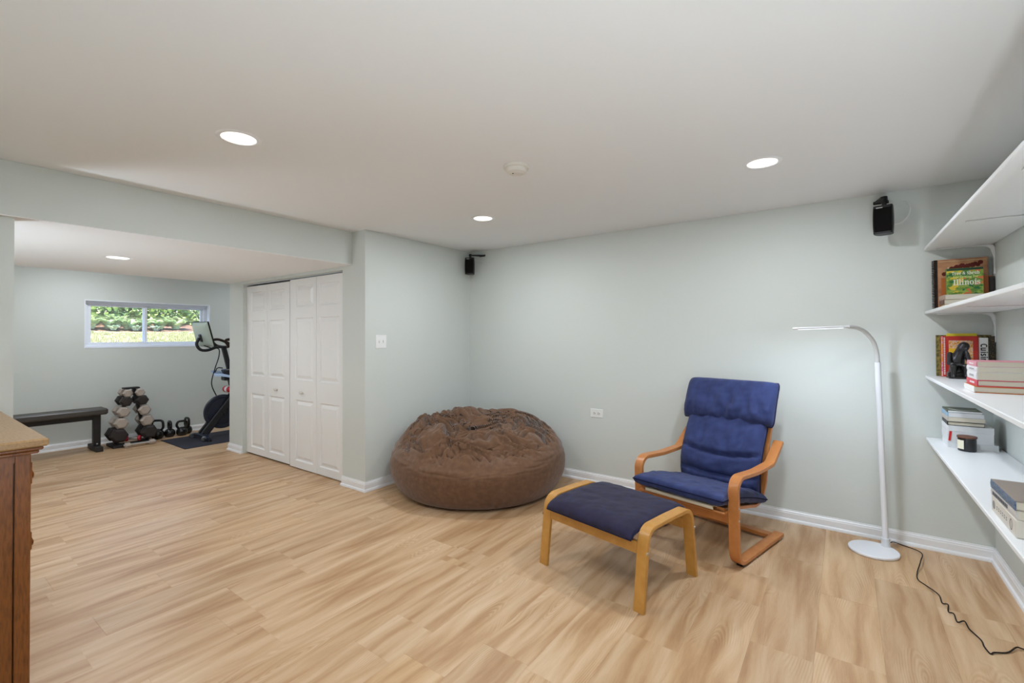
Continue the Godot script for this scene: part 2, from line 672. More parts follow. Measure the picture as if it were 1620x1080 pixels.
# ------------------------------------------------------------------ closet doors
func door_leaf(parent: Node3D, x0: float, x1: float, y0: float, y1: float, z: float, ml: float, mr: float) -> MeshInstance3D:
	var st := mb()
	var h := y1 - y0
	var px0 := x0 + ml
	var px1 := x1 - mr
	var t := 0.034
	# from the top down: panel edges as shares of the leaf's height
	var ed := [0.0, 0.037, 0.148, 0.207, 0.536, 0.641, 0.962, 1.0]
	span(st, x0, px0, y0, y1, z - t, z)
	span(st, px1, x1, y0, y1, z - t, z)
	for i in [0, 2, 4, 6]:
		span(st, px0, px1, y1 - h * ed[i + 1], y1 - h * ed[i], z - t, z)
	for i in [1, 3, 5]:
		span(st, px0, px1, y1 - h * ed[i + 1], y1 - h * ed[i], z - t, z - 0.015)
	var leaf := obj("leaf", st, mats.door_white, parent)
	for i in [1, 3, 5]:
		raised_panel(leaf, px0, px1, y1 - h * ed[i + 1], y1 - h * ed[i], z)
	return leaf

func raised_panel(leaf: Node3D, x0: float, x1: float, y0: float, y1: float, z: float) -> void:
	var st := mb()
	# sloped sticking round the opening, then the raised field
	var loops := [[0.0, 0.0], [0.008, -0.013], [0.020, -0.013], [0.050, -0.001], [0.054, -0.001]]
	var prev := []
	for l in loops:
		var d: float = l[0]
		var ring := [Vector3(x0 + d, y0 + d, z + l[1]), Vector3(x1 - d, y0 + d, z + l[1]), Vector3(x1 - d, y1 - d, z + l[1]), Vector3(x0 + d, y1 - d, z + l[1])]
		if prev.size():
			for i in 4:
				var j := (i + 1) % 4
				poly(st, [prev[i], prev[j], ring[j], ring[i]], Vector3(0, 0, 1))
		prev = ring
	poly(st, prev, Vector3(0, 0, 1))
	obj("raised_panel", st, mats.door_white, leaf)

func build_closet_doors() -> void:
	var z := 1.402
	var pairs := [["pair of white bifold closet doors left of the gap, next to the exercise corner", -2.358, -1.375, 0.018, 2.008, -1.64], ["pair of white bifold closet doors right of the gap, next to the bean bag corner", -1.360, -0.346, 0.010, 2.020, -1.105]]
	for i in 2:
		var p: Array = pairs[i]
		var d := thing("door_%d" % (i + 1), p[0], "door", Vector3.ZERO, 0, "", "structure")
		var mid: float = (p[1] + p[2]) * 0.5
		door_leaf(d, p[1], mid - 0.002, p[3], p[4], z + (0.004 if i == 1 else 0.0), 0.112, 0.055)
		door_leaf(d, mid + 0.002, p[2], p[3], p[4], z + (0.004 if i == 1 else 0.0), 0.055, 0.112)
		var st := mb()
		lathe(st, [Vector2(0.0, 0.0), Vector2(0.009, 0.0), Vector2(0.008, 0.012), Vector2(0.016, 0.02), Vector2(0.0175, 0.028), Vector2(0.013, 0.035), Vector2(0, 0.036)], 16, Transform3D(Basis(Vector3.RIGHT, PI / 2), Vector3(p[5], 0.815, z + (0.004 if i == 1 else 0.0))))
		obj("knob", st, mat("knob_white", col(226, 222, 214), 0.25, 0.5), d)
	var st := mb()
	span(st, -2.361, -0.343, 2.030, 2.038, 1.36, 1.39)
	shell("trim_1", st, mats.frame_shadow_grey, "thin metal track over the closet doors", "door track")

# ------------------------------------------------------------------ window
func build_window() -> void:
	var z0 := 1.02
	var z1 := 2.466
	var y0 := 1.262
	var y1 := 1.892
	var xo := XW - 0.03      # frame face, a little behind the wall
	var w := thing("window_1", "wide two-pane basement window with white vinyl frame looking onto the yard", "window", Vector3.ZERO, 0, "", "structure")
	var st := mb()
	# liner of the opening
	span(st, XW - 0.24, XW + 0.004, y0, y0 + 0.012, z0, z1)
	span(st, XW - 0.24, XW + 0.004, y1 - 0.012, y1, z0, z1)
	span(st, XW - 0.24, XW + 0.004, y0 + 0.012, y1 - 0.012, z0, z0 + 0.012)
	span(st, XW - 0.24, XW + 0.004, y0 + 0.012, y1 - 0.012, z1 - 0.012, z1)
	obj("window_liner", st, mats.vinyl_white, w)
	st = mb()
	var fx0 := XW - 0.17
	var fx1 := XW - 0.09
	var a := 0.012
	var fr := 0.042
	span(st, fx0, fx1, y0 + a, y0 + a + fr, z0 + a, z1 - a, 0.003)
	span(st, fx0, fx1, y1 - a - fr, y1 - a, z0 + a, z1 - a, 0.003)
	span(st, fx0, fx1, y0 + a + fr, y1 - a - fr, z0 + a, z0 + a + fr, 0.003)
	span(st, fx0, fx1, y0 + a + fr, y1 - a - fr, z1 - a - fr, z1 - a, 0.003)
	obj("window_frame", st, mats.vinyl_white, w)
	var zm := 1.80
	for i in 2:
		var sx0 := fx0 + 0.01 + 0.03 * i
		var sx1 := sx0 + 0.03
		var za := z0 + a + fr if i == 0 else zm - 0.02
		var zb := zm + 0.02 if i == 0 else z1 - a - fr
		var ya := y0 + a + fr
		var yb := y1 - a - fr
		var sf := 0.022
		st = mb()
		span(st, sx0, sx1, ya, ya + sf, za, zb, 0.002)
		span(st, sx0, sx1, yb - sf, yb, za, zb, 0.002)
		span(st, sx0, sx1, ya + sf, yb - sf, za, za + sf + 0.008, 0.002)
		span(st, sx0, sx1, ya + sf, yb - sf, zb - sf - 0.008, zb, 0.002)
		var sash := obj("sash", st, mats.vinyl_white, w)
		st = mb()
		span(st, sx0 + 0.012, sx0 + 0.016, ya + sf, yb - sf, za + sf + 0.008, zb - sf - 0.008)
		obj("pane", st, mats.window_glass, sash)

# ------------------------------------------------------------------ baseboards
# profile pushed out of the wall: (out, up)
func base_run(st: SurfaceTool, a: Vector2, b: Vector2, out: Vector2, m0: float, m1: float) -> void:
	var prof := [Vector2(0, 0), Vector2(0.024, 0), Vector2(0.024, 0.008), Vector2(0.021, 0.018), Vector2(0.013, 0.024), Vector2(0.013, 0.062), Vector2(0.010, 0.068), Vector2(0.010, 0.074), Vector2(0.005, 0.080), Vector2(0.004, 0.088), Vector2(0, 0.088)]
	var d := (b - a).normalized()
	for i in prof.size() - 1:
		var p: Vector2 = prof[i]
		var q: Vector2 = prof[i + 1]
		var pts := []
		for e in [[p, a, -m0], [p, b, m1], [q, b, m1], [q, a, -m0]]:
			var pr: Vector2 = e[0]
			var at: Vector2 = e[1] + out * pr.x + d * (pr.x * float(e[2]))
			pts.append(Vector3(at.x, pr.y, at.y))
		var o2 := Vector3(out.x, 0, out.y) * (q.y - p.y) + Vector3.UP * (p.x - q.x)
		if i == 0:
			o2 = Vector3.DOWN
		poly(st, pts, o2)
	for e in [[a, -d, -m0], [b, d, m1]]:
		var cap := []
		for pr in prof:
			var at: Vector2 = e[0] + out * pr.x + d * (pr.x * float(e[2]))
			cap.append(Vector3(at.x, pr.y, at.y))
		poly(st, cap, Vector3(e[1].x, 0, e[1].y))

func build_baseboards() -> void:
	var st := mb()
	base_run(st, Vector2(0, 0), Vector2(XR, 0), Vector2(0, 1), -1, -1)
	shell("baseboard_back", st, mats.trim_white, "white baseboard along the back wall behind the armchair", "baseboard")
	st = mb()
	base_run(st, Vector2(XR, 0), Vector2(XR, ZF), Vector2(-1, 0), -1, -1)
	shell("baseboard_right", st, mats.trim_white, "white baseboard along the right wall under the shelves", "baseboard")
	st = mb()
	base_run(st, Vector2(0, Z1), Vector2(0, 0), Vector2(1, 0), 1, -1)
	base_run(st, Vector2(-0.343, Z1), Vector2(0, Z1), Vector2(0, 1), 0.3, 1)
	shell("baseboard_left", st, mats.trim_white, "white baseboard wrapping the wall corner left of the bean bag", "baseboard")
	st = mb()
	base_run(st, Vector2(XS, Z1), Vector2(-2.361, Z1), Vector2(0, 1), 1, 0)
	base_run(st, Vector2(XS, ZG), Vector2(XS, Z1), Vector2(-1, 0), -1, 1)
	shell("baseboard_closet", st, mats.trim_white, "short white baseboard left of the closet doors beside the bike", "baseboard")
	st = mb()
	base_run(st, Vector2(XW, ZG), Vector2(XW, ZF), Vector2(1, 0), -1, -1)
	shell("baseboard_window", st, mats.trim_white, "white baseboard behind the bench and dumbbell rack", "baseboard")
	st = mb()
	base_run(st, Vector2(XB - 0.04, ZF), Vector2(XB - 0.04, 3.596), Vector2(1, 0), -1, 0)
	shell("baseboard_pier", st, mats.trim_white, "white baseboard on the wall end behind the dresser", "baseboard")

# ------------------------------------------------------------------ yard outside the window
func yard_y(x: float, z: float) -> float:
	var d := -4.66 - x
	return 1.19 + 0.115 * d + 0.015 * sin(z * 1.7 + d) * minf(d, 1.0)

func build_yard() -> void:
	var gm := mat("lawn", Color.WHITE, 0.95, 0.1)
	gm.albedo_texture = noise_tex(0.05, 31, [col(140, 140, 104), col(168, 164, 128), col(188, 180, 150), col(182, 166, 142)], 256)
	tri(gm, Vector3(0.8, 0.8, 0.8), true)
	var st := mb()
	sheet(st, 24, 24, func(i, j):
		var x: float = -4.662 - 0.35 * i if i < 12 else -4.662 - 4.2 - (i - 12) * 1.6
		var z: float = -7.0 + 0.7 * j
		return Vector3(x, yard_y(x, z), z), func(_i, _j): return Vector3(-10, -50, 2))
	var lawn := obj("lawn", st, gm)
	tag(lawn, "sunlit lawn rising outside the basement window", "lawn", "", "structure")
	# mulch bed
	st = mb()
	sheet(st, 6, 24, func(i, j):
		var z: float = -5.0 + 0.5 * j
		var x: float = -7.56 - 0.45 * i + 0.06 * sin(z * 2.3)
		return Vector3(x, yard_y(x, z) + 0.03 * sin(PI * i / 6.0) + 0.005, z), func(_i, _j): return Vector3(-9, -50, 2))
	var mm := mat("mulch", Color.WHITE, 0.95, 0.1)
	mm.albedo_texture = noise_tex(0.12, 32, [col(84, 66, 56), col(128, 104, 90), col(160, 136, 120)], 256)
	tri(mm, Vector3(1.5, 1.5, 1.5), true)
	tag(obj("mulch_bed", st, mm), "reddish mulch bed in front of the leafy plants outside the window", "mulch", "", "stuff")
	# grass
	var rng := RandomNumberGenerator.new()
	rng.seed = 404
	var blade := mb()
	for k in 5:
		var a := TAU * k / 5.0
		var d := Vector3(cos(a), 0, sin(a))
		var sd := Vector3(-d.z, 0, d.x) * 0.004
		poly(blade, [d * 0.01 - sd, d * 0.01 + sd, d * 0.028 + Vector3(0, 0.045, 0)], d)
	blade.generate_normals()
	var mesh := blade.commit()
	var gg := mat("grass_blade", col(156, 160, 118), 0.8, 0.2)
	mesh.surface_set_material(0, gg)
	var mm2 := MultiMesh.new()
	mm2.transform_format = MultiMesh.TRANSFORM_3D
	mm2.mesh = mesh
	mm2.instance_count = 7000
	for i in 7000:
		var x := -4.8 - rng.randf() * 2.5
		var z := -1.5 + rng.randf() * 6.0
		mm2.set_instance_transform(i, Transform3D(Basis(Vector3.UP, rng.randf() * TAU).scaled(Vector3.ONE * (0.6 + rng.randf() * 0.7)), Vector3(x, yard_y(x, z), z)))
	var mi := MultiMeshInstance3D.new()
	mi.name = "grass"
	mi.multimesh = mm2
	add_child(mi)
	tag(mi, "short grass tufts on the lawn outside the window", "grass", "", "stuff")
	# plants
	var kinds := [
		["daylily_plant", "strappy yellow-green daylily clump seen through the left window pane", "plant", col(186, 196, 110), 0.46, 0.014, 60],
		["hosta_plant", "broad-leaved pale green hosta seen through the window", "plant", col(178, 196, 150), 0.30, 0.026, 70],
		["shrub", "dense green leafy shrub behind the flower bed outside the window", "shrub", col(166, 186, 124), 0.95, 0.034, 560],
		["groundcover_plant", "bluish low leafy plant at the front of the bed seen through the right pane", "plant", col(180, 198, 178), 0.17, 0.024, 60]]
	var protos := []
	for kd in kinds:
		var m := mat(kd[0] + "_leaf", kd[3], 0.6, 0.3)
		m.backlight_enabled = true
		m.backlight = kd[3] * 0.8
		m.cull_mode = BaseMaterial3D.CULL_DISABLED
		var s := mb()
		for k in int(kd[6]):
			leaf(s, rng, kd[4], kd[5], kd[0] == "shrub")
		s.generate_normals()
		protos.append([s.commit(), m])
	var spots := []
	for i in 7:
		spots.append([0, -7.78 - rng.randf() * 0.2, 2.0 + i * 0.25])
	for i in 7:
		spots.append([1, -7.74 - rng.randf() * 0.12, 0.35 + i * 0.27])
	for i in 5:
		spots.append([1, -8.25 - rng.randf() * 0.3, 0.2 + i * 0.5])
	for i in 9:
		spots.append([2, -8.75 - rng.randf() * 0.4, -0.8 + i * 0.52])
	for i in 8:
		spots.append([2, -9.7 - rng.randf() * 0.4, -1.2 + i * 0.66])
	for i in 3:
		spots.append([3, -7.62 - rng.randf() * 0.1, 0.75 + i * 0.33])
	for s in spots:
		var kd: Array = kinds[s[0]]
		var o := MeshInstance3D.new()
		o.name = numbered(kd[0])
		o.mesh = protos[s[0]][0]
		o.material_override = protos[s[0]][1]
		add_child(o, true)
		o.position = Vector3(s[1], yard_y(s[1], s[2]) + 0.02, s[2])
		o.rotation.y = rng.randf() * TAU
		o.scale = Vector3.ONE * (0.85 + rng.randf() * 0.35)
		tag(o, kd[1], kd[2], String(kd[0]).replace("_", " ") + "s in the bed outside the window")

func leaf(st: SurfaceTool, rng: RandomNumberGenerator, len_: float, wid: float, bushy: bool) -> void:
	var a := rng.randf() * TAU
	var d := Vector3(cos(a), 0, sin(a))
	var side := Vector3(-d.z, 0, d.x)
	var root := d * rng.randf() * 0.05
	var l := len_ * (0.7 + rng.randf() * 0.5)
	var lift := 0.9 + rng.randf() * 0.5
	if bushy:
		root = Vector3(rng.randf_range(-0.3, 0.3), rng.randf() * len_, rng.randf_range(-0.3, 0.3))
		l = 0.12 + rng.randf() * 0.08
		lift = 0.4 + rng.randf() * 0.6
	var prev := []
	st.set_smooth_group(-1)
	for k in 5:
		var t := k / 4.0
		var p := root + d * l * (0.15 * t + 0.65 * t * t) + Vector3.UP * l * lift * (t - 0.55 * t * t)
		var w := wid * (sin(PI * (0.12 + 0.88 * t)) + 0.05)
		var cur := [p - side * w, p + side * w]
		if prev.size():
			poly(st, [prev[0], prev[1], cur[1], cur[0]], Vector3.UP)
		prev = cur

# ------------------------------------------------------------------ ceiling fittings
func downlight(x: float, z: float, y: float, label: String, energy: float, tint: Color) -> void:
	var t := thing("ceiling_light", label, "ceiling light", Vector3(x, y, z), 0, "recessed round ceiling lights")
	var st := mb()
	lathe(st, [Vector2(0.0755, -0.001), Vector2(0.0775, -0.005), Vector2(0.094, -0.004), Vector2(0.099, -0.0005), Vector2(0.0985, 0.0)], 40)
	obj("trim_ring", st, mats.trim_white, t)
	st = mb()
	lathe(st, [Vector2(0.0, -0.0035), Vector2(0.068, -0.003), Vector2(0.076, -0.0012), Vector2(0.076, -0.0002), Vector2(0.0, -0.0002)], 40)
	obj("lens", st, mats.downlight_lens, t)
	var l := AreaLight3D.new()
	l.name = "lamp"
	l.area_size = Vector2(0.10, 0.10)
	l.light_energy = energy
	l.light_color = tint
	l.area_range = 14.0
	l.area_attenuation = 2.0
	t.add_child(l)
	l.position = Vector3(0, -0.0045, 0)
	l.rotation.x = -PI / 2
	l.shadow_enabled = true

func build_ceiling_fittings() -> void:
	var warm := Color(0.94, 0.968, 1.0)
	var e := 1.5
	downlight(1.125, 3.012, H, "recessed round ceiling light at upper left, nearest the camera", e, warm)
	downlight(1.112, 1.116, H, "smallest recessed ceiling light over the bean bag corner", e, warm)
	downlight(3.155, 1.126, H, "recessed round ceiling light over the armchair at right", e, warm)
	downlight(3.155, 3.012, H, "recessed round ceiling light close to the camera, outside the picture", e * 1.15, Color(0.90, 0.955, 1.0))
	downlight(-1.402, 2.859, HG, "recessed light in the low soffit of the exercise corner", e * 0.85, warm)
	downlight(-3.55, 2.6, H, "recessed ceiling light hidden behind the soffit near the window", e * 0.9, warm)
	downlight(-3.55, 0.2, H, "recessed ceiling light hidden behind the closet over the bike", e * 0.7, warm)
	var d := thing("smoke_detector", "round off-white smoke detector on the ceiling between the lights", "smoke detector", Vector3(2.003, H, 1.899))
	var st := mb()
	lathe(st, [Vector2(0, 0), Vector2(0.074, 0), Vector2(0.074, -0.012), Vector2(0.071, -0.016), Vector2(0.060, -0.016)], 36)
	obj("base_plate", st, mats.detector_white, d)
	st = mb()
	lathe(st, [Vector2(0.060, -0.014), Vector2(0.060, -0.030), Vector2(0.056, -0.038), Vector2(0.036, -0.044), Vector2(0.034, -0.041), Vector2(0.022, -0.041), Vector2(0.020, -0.044), Vector2(0, -0.044)], 36)
	obj("cover", st, mats.detector_white, d)
	st = mb()
	lathe(st, [Vector2(0, -0.043), Vector2(0.004, -0.043), Vector2(0.004, -0.0455), Vector2(0, -0.0455)], 10, Transform3D(Basis(), Vector3(-0.012, 0, 0.018)))
	obj("test_light", st, mats.black_plastic, d)

# ------------------------------------------------------------------ bean bag
func build_bean_bag() -> void:
	var root := thing("bean_bag", "huge round brown suede bean bag crumpled on top in the corner", "bean bag", Vector3(0.775, 0, 0.785))
	var n := FastNoiseLite.new()
	n.seed = 15
	n.noise_type = FastNoiseLite.TYPE_SIMPLEX_SMOOTH
	n.fractal_type = FastNoiseLite.FRACTAL_NONE
	n.frequency = 1.0
	var prof := [[0.0, 0.004], [0.30, 0.004], [0.52, 0.006], [0.62, 0.012], [0.68, 0.05], [0.735, 0.13], [0.765, 0.22], [0.77, 0.31], [0.75, 0.39], [0.705, 0.455], [0.64, 0.505], [0.54, 0.55], [0.42, 0.575], [0.29, 0.575], [0.16, 0.56], [0.07, 0.55], [0.0, 0.548]]
	var c := Curve2D.new()
	c.bake_interval = 0.004
	for i in prof.size():
		var a: Array = prof[maxi(i - 1, 0)]
		var b: Array = prof[mini(i + 1, prof.size() - 1)]
		var t := Vector2(b[0] - a[0], b[1] - a[1]) / 6.0
		c.add_point(Vector2(prof[i][0], prof[i][1]), -t, t)
	var total := c.get_baked_length()
	var nu := 220
	var nv := 340
	var right := Vector2(0.811, -0.585)
	var back := Vector2(-0.585, -0.811)
	var fn := func(i, j):
		var s := float(i) / nu
		var p := c.sample_baked(total * s, true)
		var a: float = TAU * (j % nv) / nv
		var dir := Vector2(cos(a), sin(a))
		var r := p.x
		var y := p.y
		# longer across the corner than deep; the back is piled higher
		var rr := (right * dir.dot(right) * 1.03 + back * dir.dot(back) * 0.90) * r
		var bk := dir.dot(back) * r / 0.77
		var rt := dir.dot(right) * r / 0.77
		var up := smoothstep(0.12, 0.55, y)
		y *= 1.0 + up * (0.02 + 0.27 * bk + 0.045 * rt + 0.02 * rt * rt)
		# crumpled top: rounded folds with sharp valleys, running mostly across, in long pulls to the right and short crumples at left
		var top := smoothstep(0.585, 0.70, s)
		if top > 0.0:
			var q := Vector2(rr.x, rr.y)
			var w1 := n.get_noise_2d(q.x * 2.4 + 3.0, q.y * 2.4)
			var w2 := n.get_noise_2d(q.x * 2.4 - 9.0, q.y * 2.4 + 4.0)
			var u := q.dot(right) + w1 * 0.13
			var v := q.dot(back) + w2 * 0.15 + 0.30 * q.dot(right) * smoothstep(-0.2, 0.6, rt)
			var lf := smoothstep(0.25, -0.35, rt)
			var f1 := absf(n.get_noise_2d(u * 1.7, v * 5.2))
			var f2 := absf(n.get_noise_2d(u * 3.0 + 20.0, v * 8.0 + 7.0))
			var f3 := absf(n.get_noise_2d(u * 4.2 + 40.0, v * 9.0 - 11.0 + u * 3.0))
			var f5 := absf(n.get_noise_2d(u * 5.0 + 80.0, v * 19.0 + 31.0))
			var big := n.get_noise_2d(q.x * 2.3 + 60.0, q.y * 2.3)
			y += top * (sqrt(f1) * 0.080 + sqrt(f2) * (0.056 + 0.020 * lf) + sqrt(f3) * (0.012 + 0.046 * lf) + f5 * 0.030 * (1.0 - smoothstep(0.0, 0.4, bk)) + big * 0.03 - 0.108) * lerpf(1.0, 0.55, smoothstep(0.15, 0.65, bk + 0.25 * rt))
			# sagging hollow left of the middle
			var hol := Vector2(rt + 0.15, bk + 0.10).length()
			y -= top * 0.048 * exp(-hol * hol * 6.0)
			# cloth bulging over the rim
			rr *= 1.0 + 0.02 * (1.0 - smoothstep(0.70, 0.78, s)) * top * n.get_noise_2d(a * 4.0, 3.0)
		var side := smoothstep(0.02, 0.2, p.y) * (1.0 - top)
		if side > 0.0:
			var pz := n.get_noise_3d(cos(a) * 1.6, p.y * 2.2, sin(a) * 1.6)
			var pull := absf(n.get_noise_3d(cos(a) * 2.2 + pz, p.y * 13.0, sin(a) * 2.2))
			rr *= 1.0 + side * (0.020 * pz + 0.022 * pull * smoothstep(0.26, 0.46, p.y))
		# puckers by the floor at the right front
		var pk := maxf(0.0, 1.0 - absf(wrapf(a - 0.75, -PI, PI)) * 2.6) * exp(-pow((p.y - 0.07) / 0.05, 2.0))
		rr *= 1.0 + 0.012 * pk * sin(a * 52.0 + 3.0 * p.y)
		return Vector3(rr.x, y, rr.y)
	var st := mb()
	sheet(st, nu, nv, fn, func(_i, _j): return Vector3(0, 0.25, 0))
	obj("cover", st, mats.brown_suede, root)
	# the seam low round the bag, where the cover is sewn to its base
	st = mb()
	var ring := []
	for j in 170:
		var p: Vector3 = fn.call(roundi(nu * 0.335), j * 2)
		ring.append(Vector3(p.x, maxf(p.y, 0.006), p.z))
	tube(st, ring, 0.005, 6, true)
	obj("base_seam", st, mat("seam_brown", col(74, 52, 40), 0.9, 0.2), root)

# ------------------------------------------------------------------ soft pads
# pad along a path in the z-y plane, with width in x; thickness t; returns points by (u, v, side)
func pad_fn(path: Array, w: float, t: float, nz: FastNoiseLite, amp: float, creases: Array, flare: float, ex := 4.0, ev := 6.0, sharp := 0.5) -> Callable:
	return func(u: float, v: float, side: float) -> Vector3:
		var f := (v * 0.5 + 0.5) * (path.size() - 1)
		var i := mini(int(f), path.size() - 2)
		var p: Vector3 = path[i].lerp(path[i + 1], f - i)
		var d: Vector3 = (path[mini(i + 2, path.size() - 1)] - path[maxi(i - 1, 0)]).normalized()
		var nrm := Vector3(0, d.z, -d.y)
		if nrm.y + nrm.z < 0:
			nrm = -nrm
		var hh := pow(maxf(0.0, 1.0 - pow(absf(u), ex)), sharp) * pow(maxf(0.0, 1.0 - pow(absf(v), ev)), sharp)
		var wr := nz.get_noise_2d(u * 2.0, v * 3.0) * amp * hh
		for c in creases:
			var dv: float = v - (c[0] + c[2] * (1.0 - u * u))
			if side > 0:
				wr -= c[1] * exp(-pow(dv / c[3], 2.0)) * hh
		var ww := w * (1.0 + flare * pow(absf(v), 6.0) * 0.5)
		# rounded corners in plan
		var cu := u * (1.0 - 0.04 * pow(absf(v), 8.0))
		return Vector3(cu * ww * 0.5, 0, 0) + p + nrm * (side * t * 0.5 * hh + wr)

func pad(st: SurfaceTool, fn: Callable, nu: int, nv: int) -> void:
	for side in [1.0, -1.0]:
		sheet(st, nu, nv, func(i, j): return fn.call(remap_edge(2.0 * i / nu - 1.0), remap_edge(2.0 * j / nv - 1.0), side),
			func(i, j): return fn.call(remap_edge(clampf(2.0 * i / nu - 1.0, -1, 1)), remap_edge(2.0 * j / nv - 1.0), -side))

func remap_edge(x: float) -> float:
	return sin(x * PI * 0.5) * 0.75 + x * 0.25

func piping(st: SurfaceTool, fn: Callable, r: float, n := 40) -> void:
	var pts := []
	for k in n:
		pts.append(fn.call(-1.0 + 2.0 * k / n, -1.0, 1.0))
	for k in n:
		pts.append(fn.call(1.0, -1.0 + 2.0 * k / n, 1.0))
	for k in n:
		pts.append(fn.call(1.0 - 2.0 * k / n, 1.0, 1.0))
	for k in n:
		pts.append(fn.call(-1.0, 1.0 - 2.0 * k / n, 1.0))
	tube(st, pts, r, 6, true)

func zpath(pts: Array, n: int) -> Array:
	var a := []
	for p in pts:
		a.append(Vector3(0, p[1], p[0]))
	return smooth_path(a, n)

# ------------------------------------------------------------------ armchair
func build_armchair() -> void:
	var th := deg_to_rad(-13.9)
	var f := Vector3(sin(th), 0, cos(th))
	var r := Vector3(cos(th), 0, -sin(th))
	var at := Vector3(3.019, 0, 1.003) - r * 0.36 - f * 0.3
	var c := thing("armchair", "bentwood cantilever armchair with navy cushion and head pillow against the back wall", "armchair", at, th)
	var dz := 0.3
	var wood: Material = mats.armchair_wood
	for s in [-1.0, 1.0]:
		var st := mb()
		bent(st, fillet([[-0.645 + dz, 0.026], [0.032 + dz, 0.026, 0.085], [0.047 + dz, 0.545, 0.075], [-0.25 + dz, 0.528, 0.6], [-0.492 + dz, 0.536, 0.09], [-0.652 + dz, 0.66]]), s * 0.33, 0.062, 0.025)
		var fr := obj("side_frame", st, wood, c)
		for y in [0.372, 0.30]:
			st = mb()
			lathe(st, [Vector2(0, 0.0035), Vector2(0.005, 0.003), Vector2(0.007, 0), Vector2(0, 0)], 10, Transform3D(Basis(Vector3.FORWARD, s * PI / 2), Vector3(s * 0.361, y, 0.043 + dz)))
			obj("bolt", st, mats.bolt_steel, fr)
		st = mb()
		span(st, s * 0.33 - 0.02, s * 0.33 + 0.02, 0.0, 0.0145, -0.08 + dz, -0.03 + dz, 0.002)
		obj("glide", st, mats.black_plastic, fr)
		st = mb()
		span(st, s * 0.33 - 0.02, s * 0.33 + 0.02, 0.0, 0.0145, -0.60 + dz, -0.56 + dz, 0.002)
		obj("glide", st, mats.black_plastic, fr)
		st = mb()
		bent(st, fillet([[0.07 + dz, 0.352], [-0.30 + dz, 0.285, 0.6], [-0.52 + dz, 0.235, 0.16], [-0.60 + dz, 0.60, 0.5], [-0.775 + dz, 1.045]]), s * 0.262, 0.05, 0.02)
		obj("seat_rail", st, wood, c)
	var st := mb()
	span(st, -0.299, 0.299, 0.262, 0.338, 0.012 + dz, 0.034 + dz, 0.003)
	obj("front_crossbar", st, wood, c)
	st = mb()
	span(st, -0.299, 0.299, 0.014, 0.040, -0.60 + dz, -0.54 + dz, 0.003)
	obj("rear_crossbar", st, wood, c)
	st = mb()
	box(st, Vector3(0, 0.338, 0.070 + dz), Vector3(0.598, 0.016, 0.045), 0.004, Basis(Vector3.RIGHT, 0.18))
	obj("seat_slat", st, wood, c)
	st = mb()
	for k in 5:
		var t := k / 4.0
		box(st, Vector3(0, 0.45 + 0.58 * t, -0.590 - 0.18 * t + dz), Vector3(0.52, 0.045, 0.014), 0.003, Basis(Vector3.RIGHT, -0.38))
	obj("back_slats", st, wood, c)
	# canvas sling under the seat pad
	st = mb()
	bent(st, fillet([[0.108 + dz, 0.350], [0.116 + dz, 0.372, 0.008], [-0.30 + dz, 0.300, 0.6], [-0.50 + dz, 0.262]]), 0, 0.47, 0.005, 0.001)
	obj("canvas_sling", st, mats.canvas, c)
	# cushion
	var nz := FastNoiseLite.new()
	nz.seed = 41
	nz.frequency = 1.0
	nz.fractal_octaves = 3
	var navy: Material = mats.navy_cloth
	var fn := pad_fn(zpath([[0.145 + dz, 0.422], [-0.05 + dz, 0.398], [-0.30 + dz, 0.345], [-0.50 + dz, 0.290]], 24), 0.60, 0.092, nz, 0.012, [], 0.16, 8.0, 7.0, 0.28)
	st = mb()
	pad(st, fn, 40, 40)
	var seat := obj("seat_cushion", st, navy, c)
	st = mb()
	piping(st, fn, 0.004)
	obj("piping", st, mats.navy_dark_cloth, seat)
	fn = pad_fn(zpath([[-0.465 + dz, 0.30], [-0.445 + dz, 0.42], [-0.475 + dz, 0.56], [-0.60 + dz, 0.80], [-0.735 + dz, 1.04]], 30), 0.575, 0.115, nz, 0.014, [[-0.30, 0.050, -0.10, 0.028], [-0.66, 0.036, -0.05, 0.032]], 0.02, 7.0, 10.0)
	st = mb()
	pad(st, fn, 44, 70)
	var back := obj("back_cushion", st, navy, c)
	st = mb()
	piping(st, fn, 0.004)
	obj("piping", st, mats.navy_dark_cloth, back)
	var nz2 := FastNoiseLite.new()
	nz2.seed = 8
	nz2.frequency = 1.0
	nz2.fractal_octaves = 2
	var base := pad_fn(zpath([[-0.570 + dz, 0.768], [-0.600 + dz, 0.87], [-0.655 + dz, 1.0], [-0.695 + dz, 1.06]], 20), 0.66, 0.145, nz, 0.006, [], 0.0, 9.0, 4.0)
	fn = func(u: float, v: float, side: float) -> Vector3:
		var p: Vector3 = base.call(u, v, side)
		# upright soft folds in the lower half
		var w := nz2.get_noise_2d(u * 5.5, v * 0.7) * 0.026 * smoothstep(0.7, -0.4, v) * (1.0 - pow(absf(u), 8.0)) * (1.0 - pow(absf(v), 6.0))
		return p + Vector3(0, 0.3, 0.9) * w * (1.0 if side > 0 else 0.0)
	st = mb()
	pad(st, fn, 60, 36)
	var pil := obj("head_pillow", st, navy, c)
	st = mb()
	piping(st, fn, 0.0045)
	obj("piping", st, mats.navy_dark_cloth, pil)

